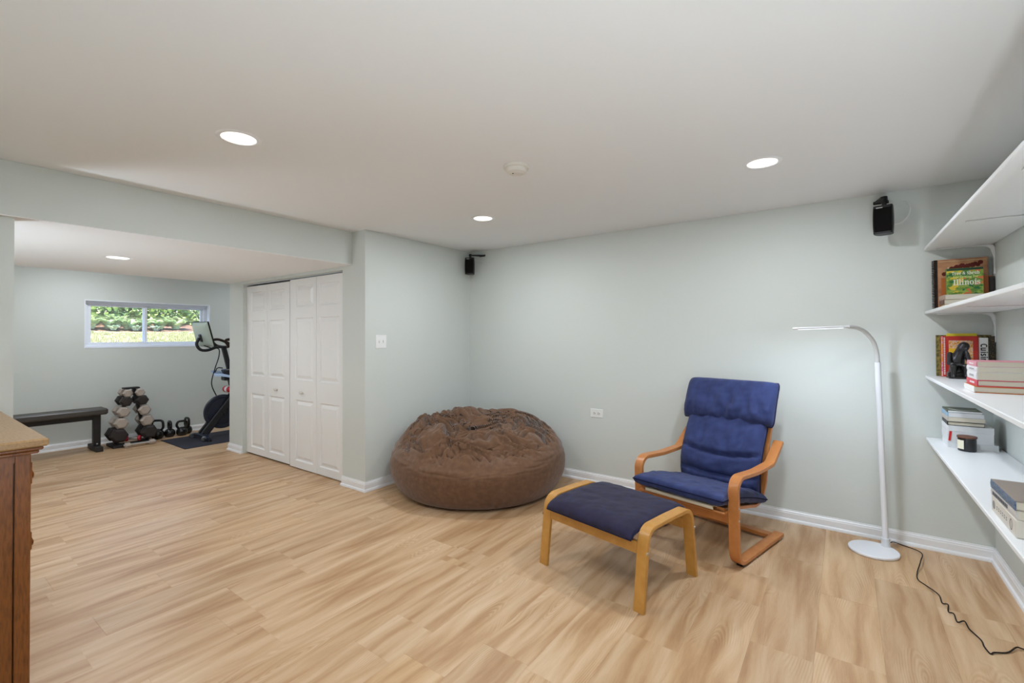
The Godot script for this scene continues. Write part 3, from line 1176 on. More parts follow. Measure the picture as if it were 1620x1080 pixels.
# ------------------------------------------------------------------ footstool
func build_footstool() -> void:
	var th := deg_to_rad(-12.5)
	var f := Vector3(sin(th), 0, cos(th))
	var r := Vector3(cos(th), 0, -sin(th))
	var wd := 0.735
	var at := Vector3(2.696, 0, 1.792) - r * wd * 0.5 - f * 0.287
	var c := thing("footstool", "bentwood footstool with flat dark navy cushion in front of the armchair", "footstool", at, th)
	var dz := 0.287
	var wood: Material = mats.footstool_wood
	for s in [-1.0, 1.0]:
		var st := mb()
		bent(st, fillet([[-0.012 + dz, 0.0], [-0.062 + dz, 0.404, 0.075], [-0.285 + dz, 0.408, 1.5], [-0.512 + dz, 0.404, 0.075], [-0.562 + dz, 0.0]]), s * (wd * 0.5 - 0.031), 0.062, 0.023)
		var fr := obj("side_frame", st, wood, c)
		for z in [-0.040, -0.534]:
			st = mb()
			lathe(st, [Vector2(0, 0.004), Vector2(0.006, 0.003), Vector2(0.008, 0), Vector2(0, 0)], 10, Transform3D(Basis(Vector3.FORWARD, s * PI / 2), Vector3(s * (wd * 0.5 + 0.0002), 0.295, z + dz)))
			obj("bolt", st, mats.bolt_steel, fr)
	for z in [-0.052, -0.522]:
		var st := mb()
		span(st, -wd * 0.5 + 0.062, wd * 0.5 - 0.062, 0.275, 0.338, z - 0.011 + dz, z + 0.011 + dz, 0.003)
		obj("crossbar", st, wood, c)
	var nz := FastNoiseLite.new()
	nz.seed = 52
	nz.frequency = 1.0
	nz.fractal_octaves = 3
	var fn0 := pad_fn(zpath([[0.002 + dz, 0.352], [-0.03 + dz, 0.380], [-0.13 + dz, 0.394], [-0.29 + dz, 0.397], [-0.45 + dz, 0.394], [-0.575 + dz, 0.372]], 30), wd - 0.132, 0.070, nz, 0.006, [], 0.05, 10.0, 8.0)
	var st := mb()
	pad(st, fn0, 44, 44)
	var cu := obj("cushion", st, mats.faded_navy_cloth, c)
	st = mb()
	piping(st, fn0, 0.004)
	obj("piping", st, mats.navy_dark_cloth, cu)

# ------------------------------------------------------------------ floor lamp
func build_floor_lamp() -> void:
	var l := thing("floor_lamp", "slim white gooseneck floor lamp with round base right of the armchair", "floor lamp", Vector3(3.665, 0, 0.255))
	var m: Material = mats.lamp_white
	var o := Vector3(-3.665, 0, -0.255)
	var st := mb()
	lathe(st, [Vector2(0, 0), Vector2(0.128, 0), Vector2(0.134, 0.004), Vector2(0.134, 0.014), Vector2(0.130, 0.018), Vector2(0.0, 0.019)], 56)
	obj("base", st, m, l)
	var foot := Vector3(3.733, 0.018, 0.165) + o
	var top := Vector3(3.700, 1.222, 0.165) + o
	st = mb()
	var ax := (top - foot).normalized()
	tube(st, [foot, foot + ax * 0.055], 0.0245, 20)
	obj("collar", st, mat("lamp_collar", col(226, 226, 228), 0.4, 0.5), l)
	st = mb()
	tube(st, [foot + ax * 0.054, top], 0.0165, 20)
	obj("pole", st, m, l)
	st = mb()
	var neck := smooth_path([top, top + Vector3(-0.003, 0.06, 0), top + Vector3(-0.022, 0.135, 0.04), top + Vector3(-0.065, 0.197, 0.12), top + Vector3(-0.112, 0.226, 0.21), Vector3(3.540, 1.454, 0.476) + o], 24)
	tube(st, neck, 0.0125, 14)
	obj("gooseneck", st, mat("neck_grey", col(214, 212, 208), 0.5, 0.4), l)
	st = mb()
	var tip := Vector3(3.282, 1.442, 0.80) + o
	var root := Vector3(3.537, 1.454, 0.48) + o
	var hx := (root - tip).normalized()
	var hz := hx.cross(Vector3.UP).normalized()
	var hb := Basis(hx, hz.cross(hx), hz)
	var hc := (tip + root) * 0.5
	box(st, hc, Vector3(root.distance_to(tip) + 0.006, 0.012, 0.040), 0.004, hb)
	obj("lamp_head", st, m, l)
	st = mb()
	box(st, hc + hb * Vector3(-0.004, -0.007, 0), Vector3(0.33, 0.003, 0.026), 0.001, hb)
	obj("led_panel", st, mats.led_strip, l)
	var a := AreaLight3D.new()
	a.name = "lamp"
	a.area_size = Vector2(0.33, 0.026)
	a.area_range = 14.0
	a.area_attenuation = 2.0
	a.light_energy = 0.56
	a.light_color = Color(0.85, 0.92, 1.0)
	a.shadow_enabled = true
	l.add_child(a)
	a.transform = Transform3D(hb * Basis(Vector3.RIGHT, -PI / 2), hc + hb * Vector3(-0.004, -0.0095, 0))
	# cord
	var xz := [[3.821, 0.018, 0.005], [3.907, 0.155, 0.02], [3.887, 0.335, 0.03], [3.860, 0.455, 0.006], [3.853, 0.553, 0.005], [3.880, 0.607, 0.004], [3.902, 0.691, 0.02], [3.924, 0.711, 0.008], [3.926, 0.787, 0.004], [3.944, 0.815, 0.016], [3.938, 0.871, 0.004], [3.954, 0.896, 0.012], [3.958, 0.960, 0.004], [3.983, 0.957, 0.016], [3.992, 1.015, 0.010], [4.019, 1.082, 0.005], [4.018, 1.146, 0.010], [4.031, 1.185, 0.004], [4.045, 1.165, 0.005], [4.094, 1.128, 0.004], [4.134, 1.069, 0.010], [4.162, 1.061, 0.006], [4.235, 1.035, 0.004]]
	var pts := [Vector3(3.757, 0.045, 0.155) + o, Vector3(3.775, 0.040, 0.12) + o]
	for p in xz:
		pts.append(Vector3(p[0], maxf(p[2], 0.004), maxf(p[1], 0.04)) + o)
	st = mb()
	tube(st, smooth_path(pts, 220), 0.0030, 7)
	obj("cord", st, mats.cord_black, l)

# ------------------------------------------------------------------ uplight standing beside the photographer
func build_uplights() -> void:
	uplight("white drum uplighter on the floor beside the camera, outside the picture", Vector3(3.86, 0, 3.90), 2.75)
	uplight("white drum uplighter in the exercise corner, hidden by the wall end at left", Vector3(-0.75, 0, 3.88), 1.5)

func uplight(label: String, at: Vector3, energy: float) -> void:
	var t := thing("uplight_lamp", label, "floor lamp", at)
	var st := mb()
	lathe(st, [Vector2(0, 0), Vector2(0.15, 0), Vector2(0.155, 0.006), Vector2(0.155, 0.414), Vector2(0.15, 0.42), Vector2(0.14, 0.42), Vector2(0.13, 0.40), Vector2(0, 0.40)], 48)
	obj("drum", st, mats.lamp_white, t)
	st = mb()
	lathe(st, [Vector2(0, 0.402), Vector2(0.12, 0.402), Vector2(0.12, 0.407), Vector2(0, 0.410)], 32)
	obj("diffuser", st, mats.downlight_lens, t)
	var l := AreaLight3D.new()
	l.name = "lamp"
	l.area_size = Vector2(0.18, 0.18)
	l.area_range = 14.0
	l.area_attenuation = 2.0
	l.light_energy = energy
	l.light_color = Color(0.905, 0.948, 1.0)
	l.shadow_enabled = true
	t.add_child(l)
	l.position = Vector3(0, 0.413, 0)
	l.rotation.x = PI / 2

# ------------------------------------------------------------------ switch and outlet
func build_wall_fittings() -> void:
	var s := thing("light_switch", "white double light switch plate on the wall above the bean bag", "light switch", Vector3(0, 1.355, 1.272))
	var st := mb()
	box(st, Vector3(0.003, 0, 0), Vector3(0.006, 0.125, 0.125), 0.0025)
	obj("plate", st, mats.plate_white, s)
	for z in [-0.024, 0.024]:
		st = mb()
		box(st, Vector3(0.0065, 0, z), Vector3(0.003, 0.026, 0.012), 0.0005)
		var slot := obj("toggle_slot", st, mat("plate_grey", col(216, 215, 210), 0.4, 0.4), s)
		st = mb()
		box(st, Vector3(0.011, 0.006, z), Vector3(0.014, 0.007, 0.008), 0.001, Basis(Vector3.BACK, 0.4))
		obj("toggle", st, mats.plate_white, slot)
		for y in [-0.045, 0.045]:
			st = mb()
			lathe(st, [Vector2(0, 0.0015), Vector2(0.003, 0.001), Vector2(0.0035, 0), Vector2(0, 0)], 8, Transform3D(Basis(Vector3.FORWARD, PI / 2), Vector3(0.006, y, z)))
			obj("screw", st, mats.plate_white, s)
	var o := thing("wall_outlet", "white duplex outlet mounted sideways low on the back wall", "outlet", Vector3(1.598, 0.663, 0))
	st = mb()
	box(st, Vector3(0, 0, 0.003), Vector3(0.128, 0.080, 0.006), 0.0025)
	obj("plate", st, mats.plate_white, o)
	for x in [-0.022, 0.022]:
		st = mb()
		lathe(st, [Vector2(0, 0.009), Vector2(0.015, 0.0085), Vector2(0.0165, 0.006), Vector2(0.0165, 0.004)], 20, Transform3D(Basis(Vector3.RIGHT, PI / 2), Vector3(x, 0, 0)))
		var soc := obj("socket", st, mat("socket_white", col(230, 229, 224), 0.4, 0.4), o)
		st = mb()
		box(st, Vector3(x - 0.004, 0.006, 0.009), Vector3(0.009, 0.003, 0.0015))
		box(st, Vector3(x - 0.004, -0.006, 0.009), Vector3(0.009, 0.003, 0.0015))
		box(st, Vector3(x + 0.008, 0, 0.009), Vector3(0.005, 0.005, 0.0015))
		obj("slots", st, mats.dark_gap, soc)
	st = mb()
	lathe(st, [Vector2(0, 0.0015), Vector2(0.003, 0.001), Vector2(0.0035, 0), Vector2(0, 0)], 8, Transform3D(Basis(Vector3.RIGHT, PI / 2), Vector3(0, 0, 0.006)))
	obj("screw", st, mats.plate_white, o)

# ------------------------------------------------------------------ speakers
func speaker(label: String, body_at: Vector3, face: float, wall_at: Vector3) -> Node3D:
	var t := thing("speaker", label, "speaker", body_at, face)
	var bw := 0.105
	var bh := 0.185
	var bd := 0.10
	# curved cabinet in plan: front wider than the back
	var st := mb()
	var plan := PackedVector2Array()
	for p in [[-bw * 0.5, 0.045], [-bw * 0.40, 0.050], [bw * 0.40, 0.050], [bw * 0.5, 0.045], [bw * 0.5, 0.0], [bw * 0.42, -0.030], [bw * 0.25, -0.05], [-bw * 0.25, -0.05], [-bw * 0.42, -0.030], [-bw * 0.5, 0.0]]:
		plan.append(Vector2(p[0], p[1]))
	var frames := []
	for k in 7:
		var q := k / 6.0 * 2.0 - 1.0
		frames.append([Vector3(0, q * bh * 0.5, 0), Vector3.RIGHT, Vector3.BACK, 1.0 - 0.06 * q * q])
	sweep(st, frames, plan, true)
	obj("cabinet", st, mats.black_satin, t)
	st = mb()
	box(st, Vector3(0, -0.002, 0.0495), Vector3(bw * 0.86, bh * 0.84, 0.006), 0.003)
	obj("grille", st, mat("grille_black", col(20, 18, 17), 0.8, 0.2), t)
	st = mb()
	box(st, Vector3(-0.016, bh * 0.5 - 0.016, 0.0535), Vector3(0.034, 0.006, 0.002), 0.0005)
	obj("name_badge", st, mat("badge_grey", col(190, 188, 184), 0.4, 0.4), t)
	# stem, arm and wall plate, in the speaker's axes
	var inv := t.transform.affine_inverse()
	var w: Vector3 = inv * wall_at
	st = mb()
	rod(st, Vector3(0, bh * 0.46, -0.012), Vector3(0, bh * 0.5 + 0.036, -0.012), 0.013, 12)
	rod(st, Vector3(0, bh * 0.5 + 0.03, -0.012), Vector3(0, w.y + 0.004, -0.012), 0.010, 10)
	lathe(st, [Vector2(0, -0.015), Vector2(0.014, -0.012), Vector2(0.018, 0), Vector2(0.014, 0.012), Vector2(0, 0.015)], 14, Transform3D(Basis(), Vector3(0, bh * 0.5 + 0.034, -0.012)))
	obj("mount_arm", st, mats.black_plastic, t)
	st = mb()
	var b := Basis(Vector3.UP, -face)
	box(st, w + b * Vector3(0, 0, 0.004), Vector3(0.085, 0.022, 0.007), 0.003, b)
	# kite-shaped arm plate, flat, from the wall out over the stem
	var tip: Vector3 = b.inverse() * (Vector3(0, w.y, -0.012) - w)
	var kite := PackedVector2Array([Vector2(-0.040, 0.006), Vector2(0.040, 0.006), Vector2(0.036, 0.030), Vector2(tip.x + 0.016, tip.z + 0.010), Vector2(tip.x, tip.z + 0.020), Vector2(tip.x - 0.018, tip.z + 0.006)])
	prism(st, kite, -0.005, 0.005, Transform3D(b * Basis(Vector3.RIGHT, PI / 2), w))
	obj("wall_plate", st, mats.black_plastic, t)
	return t

func build_speakers() -> void:
	var at := Vector3(3.742, 2.158, 0.155)
	var t := speaker("small black speaker on a wall bracket above the floor lamp", at, deg_to_rad(-12.0), Vector3(3.735, 2.312, 0.0))
	var inv := t.transform.affine_inverse()
	var st := mb()
	var pts := []
	for p in [Vector3(3.79, 2.135, 0.11), Vector3(3.83, 2.14, 0.10), Vector3(3.87, 2.185, 0.09), Vector3(3.885, 2.24, 0.06), Vector3(3.872, 2.285, 0.03), Vector3(3.850, 2.298, 0.0)]:
		pts.append(inv * p)
	tube(st, smooth_path(pts, 24), 0.0042, 7)
	obj("speaker_cable", st, mats.cable_white, t, "thin white speaker wire looping to the wall")
	var u := speaker("small black speaker mounted in the corner above the bean bag", Vector3(0.105, 2.192, 0.118), deg_to_rad(30.0), Vector3(0.190, 2.318, 0.0))
	inv = u.transform.affine_inverse()
	st = mb()
	pts = []
	for p in [Vector3(0.12, 2.27, 0.07), Vector3(0.16, 2.262, 0.05), Vector3(0.185, 2.245, 0.03), Vector3(0.175, 2.235, 0.0)]:
		pts.append(inv * p)
	tube(st, smooth_path(pts, 14), 0.003, 7)
	obj("speaker_cable", st, mats.cable_white, u, "thin white speaker wire behind the bracket")

# ------------------------------------------------------------------ dresser
func build_dresser() -> void:
	var yt := 1.02
	var xr := 1.063
	var zf := 3.659
	var d := thing("dresser", "tall golden oak dresser with moulded top at the left edge", "dresser", Vector3(xr - 0.5, 0, zf + 0.255))
	var o := -d.position
	var st := mb()
	# moulded top: overhanging board with an eased edge, then an ogee under it
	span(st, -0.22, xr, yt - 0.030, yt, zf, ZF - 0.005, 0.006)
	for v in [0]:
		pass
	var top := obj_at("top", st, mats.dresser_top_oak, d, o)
	st = mb()
	span(st, -0.205, xr - 0.016, yt - 0.044, yt - 0.030, zf + 0.012, ZF - 0.005, 0.004)
	span(st, -0.195, xr - 0.028, yt - 0.058, yt - 0.044, zf + 0.022, ZF - 0.005, 0.004)
	obj_at("moulding", st, mats.dresser_oak, top, o)
	var x1 := xr - 0.045
	var z0 := zf + 0.042
	# carcass: corner stiles proud of the side panel
	st = mb()
	span(st, x1 - 0.02, x1, 0.0, yt - 0.058, z0, z0 + 0.042, 0.002)
	span(st, x1 - 0.02, x1, 0.0, yt - 0.058, ZF - 0.05, ZF - 0.006, 0.002)
	span(st, x1 - 0.02, x1, yt - 0.085, yt - 0.058, z0 + 0.042, ZF - 0.05)
	span(st, x1 - 0.02, x1, 0.0, 0.10, z0 + 0.042, ZF - 0.05)
	obj_at("side_frame", st, mats.dresser_oak, d, o)
	st = mb()
	span(st, x1 - 0.02, x1 - 0.006, 0.10, yt - 0.085, z0 + 0.046, ZF - 0.05)
	obj_at("side_panel", st, mats.dresser_oak, d, o)
	st = mb()
	span(st, -0.16, x1 - 0.021, 0.0, yt - 0.059, z0 + 0.004, ZF - 0.006)
	obj_at("carcass", st, mats.dresser_oak, d, o)
	# two drawers over a pair of doors on the side that faces the back wall
	for k in 2:
		var y := yt - 0.075 - k * 0.26
		st = mb()
		span(st, -0.13, x1 - 0.012, y - 0.25, y, z0 - 0.002, z0 + 0.004, 0.0015)
		var dr := obj_at("drawer", st, mats.dresser_oak, d, o)
		var pull_y: float = [yt - 0.140, yt - 0.400][k]
		for xk in [0.12, x1 - 0.09]:
			st = mb()
			box(st, Vector3(xk, pull_y, z0 - 0.0045), Vector3(0.11, 0.085 if k == 0 else 0.07, 0.009), 0.003)
			tube(st, [Vector3(xk - 0.04, pull_y + 0.012, z0 - 0.006), Vector3(xk - 0.04, pull_y - 0.006, z0 - 0.013), Vector3(xk - 0.025, pull_y - 0.022, z0 - 0.014), Vector3(xk + 0.025, pull_y - 0.022, z0 - 0.014), Vector3(xk + 0.04, pull_y - 0.006, z0 - 0.013), Vector3(xk + 0.04, pull_y + 0.012, z0 - 0.006)], 0.0035, 8)
			obj_at("pull", st, mats.dresser_oak, dr, o)
	for k in 2:
		st = mb()
		var xm := (x1 - 0.13) * 0.5
		span(st, -0.13 if k == 0 else xm + 0.002, xm - 0.002 if k == 0 else x1 - 0.012, 0.09, yt - 0.605, z0 - 0.002, z0 + 0.004, 0.0015)
		obj_at("door", st, mats.dresser_oak, d, o)

func obj_at(called: String, st: SurfaceTool, m: Material, parent: Node3D, shift: Vector3) -> MeshInstance3D:
	# shape written in room coordinates, moved into its thing's own
	st.generate_normals()
	var s2 := SurfaceTool.new()
	s2.begin(Mesh.PRIMITIVE_TRIANGLES)
	s2.append_from(st.commit(), 0, Transform3D(Basis(), shift))
	var o := MeshInstance3D.new()
	o.mesh = s2.commit()
	o.material_override = m
	var nm := called
	var k := 0
	while parent.has_node(nm):
		k += 1
		nm = "%s_%03d" % [called, k]
	o.name = nm
	parent.add_child(o, true)
	return o

# ------------------------------------------------------------------ shelves
func build_shelves() -> void:
	var names := ["topmost white wall shelf, empty, just below the ceiling at right", "second white wall shelf from the top, carrying the gardening books", "third white wall shelf from the top, carrying the cookbooks and dark figurine", "lowest white wall shelf, carrying the candle and book piles"]
	var ys := [1.972, 1.556, 1.137, 0.732]
	for i in 4:
		var s := thing("wall_shelf", names[i], "shelf", Vector3(XR, ys[i], 0), 0, "white wall shelves on the right wall")
		var st := mb()
		box(st, Vector3(-0.159, -0.0095, 1.30), Vector3(0.314, 0.019, 2.58), 0.0025)
		obj("board", st, mats.shelf_white, s)
		for z in [0.075, 0.952, 1.83]:
			st = mb()
			# pressed-steel L bracket with a round inner corner
			var path := fillet([[0.0, 0.0], [0.0, 0.0]])
			path = PackedVector2Array()
			for p in fillet([[-0.003, -0.20], [-0.003, -0.0225, 0.022], [-0.262, -0.0225]], 8):
				path.append(p)
			var frames := []
			for k in path.size():
				var a := path[maxi(k - 1, 0)]
				var b := path[mini(k + 1, path.size() - 1)]
				var dd := (b - a).normalized()
				frames.append([Vector3(path[k].x, path[k].y, z), Vector3(0, 0, 1), Vector3(-dd.y, dd.x, 0), 1.0])
			sweep(st, frames, bar_sec(0.024, 0.005, 0.001), true)
			# gusset rib
			prism(st, PackedVector2Array([Vector2(-0.005, -0.025), Vector2(-0.06, -0.025), Vector2(-0.035, -0.033), Vector2(-0.020, -0.045), Vector2(-0.012, -0.075), Vector2(-0.005, -0.11)]), z - 0.004, z + 0.004, Transform3D())
			obj("bracket", st, mats.shelf_white, s)

# ------------------------------------------------------------------ books
# a book lying flat or standing: local axes: x along the cover width (spine at -x), y thickness, z cover height. Parts: cover, pages.
func book(called: String, label: String, at: Transform3D, w: float, t: float, h: float, cover: Material, pages: Material, group := "", soft := false, spine: Material = null) -> Node3D:
	var b := thing(called, label, "book", Vector3.ZERO, 0, group)
	b.transform = at
	var ct := 0.0012 if soft else 0.0036
	var st := mb()
	box(st, Vector3(0, t - ct * 0.5, 0), Vector3(w, ct, h), 0.0005)
	box(st, Vector3(0, ct * 0.5, 0), Vector3(w, ct, h), 0.0005)
	if spine == null:
		spine_shape(st, w, t, h, ct)
	obj("cover", st, cover, b)
	if spine:
		st = mb()
		spine_shape(st, w, t, h, ct)
		obj("spine", st, spine, b)
	var ins := 0.001 if soft else 0.004
	st = mb()
	span(st, -w * 0.5 + 0.003, w * 0.5 - ins, ct, t - ct, -h * 0.5 + ins, h * 0.5 - ins)
	obj("pages", st, pages, b)
	return b

func spine_shape(st: SurfaceTool, w: float, t: float, h: float, ct: float) -> void:
	var sec := PackedVector2Array([Vector2(-w * 0.5 + 0.003, 0), Vector2(-w * 0.5 - 0.0005, 0.001), Vector2(-w * 0.5 - 0.002, t * 0.5), Vector2(-w * 0.5 - 0.0005, t - 0.001), Vector2(-w * 0.5 + 0.003, t), Vector2(-w * 0.5 + 0.003, t - ct), Vector2(-w * 0.5 + 0.003, ct)])
	prism(st, sec, -h * 0.5, h * 0.5, Transform3D())

func letters(text: String, size: float, m: Material, parent: Node3D, xf: Transform3D, bold := true, serif := true, squeeze := 1.0) -> void:
	var tm := TextMesh.new()
	var sf := SystemFont.new()
	sf.font_names = PackedStringArray(["Droid Serif" if serif else "Droid Sans"])
	sf.font_weight = 700 if bold else 400
	tm.font = sf
	tm.text = text
	tm.font_size = 32
	tm.pixel_size = size / 32.0
	tm.depth = 0.0006
	tm.curve_step = 2.0
	var o := MeshInstance3D.new()
	o.mesh = tm
	o.material_override = m
	var nm := "lettering"
	var k := 0
	while parent.has_node(nm):
		k += 1
		nm = "lettering_%03d" % k
	o.name = nm
	parent.add_child(o, true)
	o.transform = xf * Transform3D(Basis().scaled(Vector3(squeeze, 1, 1)), Vector3.ZERO)

# standing against the back wall, cover to the room: x right = room x. Axes: cover width w along x, height along y.
func stand(x0: float, y0: float, z_back: float, w: float, h: float, lean := 0.0, roll := 0.0) -> Transform3D:
	# local x -> +x, local y (thickness) -> +z, local z (height) -> -y
	var b := Basis(Vector3.RIGHT, Vector3(0, 0, 1), Vector3(0, -1, 0))
	b = Basis(Vector3.RIGHT, -lean) * Basis(Vector3.BACK, roll) * b
	return Transform3D(b, Vector3(x0 + w * 0.5, y0 + h * 0.5, z_back))

func flower_cover() -> StandardMaterial3D:
	var im := Image.create(128, 192, false, Image.FORMAT_RGB8)
	var n := FastNoiseLite.new()
	n.seed = 61
	n.frequency = 0.024
	n.fractal_octaves = 3
	var n2 := FastNoiseLite.new()
	n2.seed = 62
	n2.frequency = 0.017
	for y in 192:
		for x in 128:
			var a := n.get_noise_2d(x, y)
			var b := n2.get_noise_2d(x, y)
			var c := col(92, 138, 52).lerp(col(160, 184, 78), clampf(a * 1.6 + 0.5, 0, 1))
			if b > 0.12 and x < 60:
				c = col(226, 196, 60)
			elif b > 0.2:
				c = col(224, 120, 70)
			elif b < -0.3:
				c = col(44, 112, 56)
			if y < 16:
				c = col(38, 72, 52)
			im.set_pixel(x, y, c)
	var m := mat("garden_cover", Color.WHITE, 0.35, 0.5)
	m.albedo_texture = ImageTexture.create_from_image(im)
	return m

func mottled(called: String, cols: Array, freq: float, sc: float, seed_: int) -> StandardMaterial3D:
	var m := mat(called, Color.WHITE, 0.4, 0.5)
	m.albedo_texture = noise_tex(freq, seed_, cols, 128)
	tri(m, Vector3(sc, sc, sc))
	return m

func build_books() -> void:
	var cream: Material = mats.page_cream
	var white: Material = mats.page_white
	# ---- second shelf
	var y2 := 1.556
	var b := book("spiral_notebook", "large brown spiral-bound cookbook standing at the back of the second shelf", stand(3.998, y2 + 0.001, 0.028, 0.245, 0.325, 0.03), 0.245, 0.022, 0.325, mottled("brown_cover", [col(168, 112, 74), col(192, 138, 98), col(206, 154, 112)], 0.02, 4.0, 71), cream, "")
	var st := mb()
	span(st, -0.1235, -0.106, 0.0, 0.0224, -0.1625, 0.1625, 0.001)
	obj("spine_strip", st, mat("strip_black", col(44, 30, 26), 0.5, 0.4), b)
	st = mb()
	for k in 30:
		var pts := []
		for q in 8:
			var a := TAU * q / 8.0
			pts.append(Vector3(-0.1225 + cos(a) * 0.010, 0.011 + sin(a) * 0.016, -0.155 + k * 0.0107))
		tube(st, pts, 0.0026, 5, true)
	obj("spiral_binding", st, mats.black_plastic, b)
	st = mb()
	span(st, -0.100, 0.118, 0.0222, 0.0226, -0.152, -0.147)
	obj("cover_stripe", st, mat("stripe_cream", col(206, 176, 138), 0.6, 0.3), b)
	st = mb()
	var rg := RandomNumberGenerator.new()
	rg.seed = 5
	for k in 15:
		var t := k / 14.0
		lathe(st, [Vector2(0, 0.0008), Vector2(0.010 + rg.randf() * 0.006, 0.0004), Vector2(0.012, 0)], 7, Transform3D(Basis(), Vector3(-0.075 + 0.165 * t, 0.0222, -0.125 + 0.05 * pow(1.0 - t, 2.0) + rg.randf_range(-0.008, 0.008))))
	obj("printed_vine", st, mat("vine_red", col(104, 34, 26), 0.5, 0.4), b)
	st = mb()
	span(st, -0.06, 0.03, 0.0222, 0.0225, -0.112, -0.07)
	obj("printed_bowl", st, mat("bowl_cream", col(222, 196, 160), 0.5, 0.4), b)
	book("paperback", "orange book leaning behind the green gardening book", stand(4.030, y2 + 0.001, 0.056, 0.228, 0.205, 0.02), 0.228, 0.020, 0.205, mat("orange_cover", col(184, 98, 32), 0.4, 0.5), cream, "", true)
	book("paperback", "thin black book standing nearest the right wall on the second shelf", stand(4.242, y2 + 0.001, 0.052, 0.020, 0.20, 0.0), 0.020, 0.04, 0.20, mat("black_cover", col(38, 34, 30), 0.5, 0.4), cream, "", true)
	# green gardening book on top of a lying pile
	b = book("gardening_book", "green Illinois tree and shrub gardening book facing out on the second shelf", stand(4.048, y2 + 0.092, 0.086, 0.165, 0.168, 0.02), 0.165, 0.018, 0.168, mat("garden_green", col(108, 150, 62), 0.4, 0.5), cream, "", true)
	st = mb()
	poly(st, [Vector3(-0.082, 0.0183, -0.083), Vector3(0.082, 0.0183, -0.083), Vector3(0.082, 0.0183, 0.083), Vector3(-0.082, 0.0183, 0.083)], Vector3.UP, [Vector2(0, 0), Vector2(1, 0), Vector2(1, 1), Vector2(0, 1)])
	obj("printed_front", st, flower_cover(), b)
	var flat := Transform3D(Basis(Vector3.RIGHT, Vector3(0, 0, -1), Vector3(0, 1, 0)), Vector3(0, 0.0187, 0))
	var ink := mat("print_white", col(246, 244, 230), 0.5, 0.3)
	letters("Tree & Shrub", 0.026, ink, b, flat * Transform3D(Basis(), Vector3(0.004, 0.051, 0)), true, true, 0.72)
	letters("Gardening for", 0.020, mat("print_green", col(214, 232, 150), 0.5, 0.3), b, flat * Transform3D(Basis(), Vector3(0.004, 0.029, 0)), true, true, 0.80)
	letters("Illinois", 0.046, ink, b, flat * Transform3D(Basis(), Vector3(0.008, -0.006, 0)), true, true, 0.75)
	# lying pile under it, fore edges to the room
	var pile2 := [["cream-edged book lying on top of the low pile under the gardening book", 0.030, 0.150, 0.225, col(186, 160, 140)], ["cream-edged book in the middle of the low pile under the gardening book", 0.028, 0.150, 0.235, col(120, 84, 70)], ["yellow-edged book at the bottom of the low pile on the second shelf", 0.030, 0.155, 0.235, col(186, 160, 92)]]
	var y := y2 + 0.001
	for k in 3:
		var p: Array = pile2[2 - k]
		book("paperback", p[0], Transform3D(Basis(Vector3.UP, 0.04 * (k - 1)), Vector3(4.138 - 0.004 * k, y, 0.165)), p[3], p[1], p[2], mat("pile_cover_%d" % k, p[4], 0.5, 0.4), cream, "", true)
		y += p[1] + 0.0002
	# ---- third shelf
	var y3 := 1.137
	book("cookbook", "dark green and gold book, leftmost upright on the third shelf", stand(4.004, y3 + 0.001, 0.028, 0.25, 0.262, 0.01), 0.25, 0.018, 0.262, mottled("olive_cover", [col(52, 48, 26), col(120, 108, 46), col(176, 150, 60)], 0.04, 8.0, 72), cream)
	book("cookbook", "black book with gold fruit print at the right end of the upright cookbooks", stand(4.233, y3 + 0.001, 0.0485, 0.030, 0.255, 0.0), 0.030, 0.035, 0.255, mottled("black_gold_cover", [col(22, 20, 18), col(40, 34, 24), col(150, 118, 40)], 0.05, 10.0, 73), cream)
	b = book("cookbook", "bright red spiral cookbook facing out behind the dark figurine", stand(4.024, y3 + 0.001, 0.057, 0.168, 0.255, 0.01), 0.168, 0.020, 0.255, mat("red_cover", col(190, 40, 30), 0.4, 0.5), white)
	st = mb()
	for k in 22:
		lathe(st, [Vector2(0, 0.002), Vector2(0.004, 0.0015), Vector2(0.0045, 0)], 8, Transform3D(Basis(), Vector3(-0.070, 0.0202, -0.115 + k * 0.0108)))
	obj("binding_holes", st, mat("hole_white", col(230, 224, 216), 0.5, 0.4), b)
	st = mb()
	span(st, -0.0845, -0.078, 0.0202, 0.0206, -0.125, 0.125)
	obj("magenta_strip", st, mottled("magenta_strip", [col(214, 60, 130), col(240, 190, 200), col(240, 150, 60), col(240, 214, 60)], 0.05, 4.0, 74), b)
	st = mb()
	span(st, -0.05, 0.06, 0.0202, 0.0206, -0.100, 0.10)
	obj("printed_front", st, mottled("collage_print", [col(120, 60, 40), col(226, 150, 60), col(232, 206, 180), col(90, 60, 120)], 0.05, 9.0, 75), b)
	st = mb()
	span(st, -0.05, -0.01, 0.0208, 0.0212, -0.05, 0.06)
	obj("yellow_print", st, mat("print_yellow", col(236, 186, 44), 0.5, 0.4), b)
	book("paperback", "yellow book behind the red cookbook, its top edge showing", stand(4.052, y3 + 0.001, 0.047, 0.138, 0.272, 0.0), 0.138, 0.008, 0.272, mat("yellow_cover", col(226, 206, 58), 0.5, 0.4), cream, "", true)
	b = book("cookbook", "white-spined cookbook with black lettering right of the figurine", stand(4.196, y3 + 0.001, 0.060, 0.036, 0.245, 0.0), 0.036, 0.030, 0.245, mat("white_spine_cover", col(234, 232, 228), 0.5, 0.4), white)
	letters("Cuisina", 0.040, mat("print_black", col(24, 22, 22), 0.5, 0.3), b, Transform3D(Basis(Vector3(0, 0, 1), Vector3(1, 0, 0), Vector3(0, 1, 0)), Vector3(-0.001, 0.0304, -0.020)), true, false, 0.95)
	figurine(Vector3(4.086, y3, 0.165))
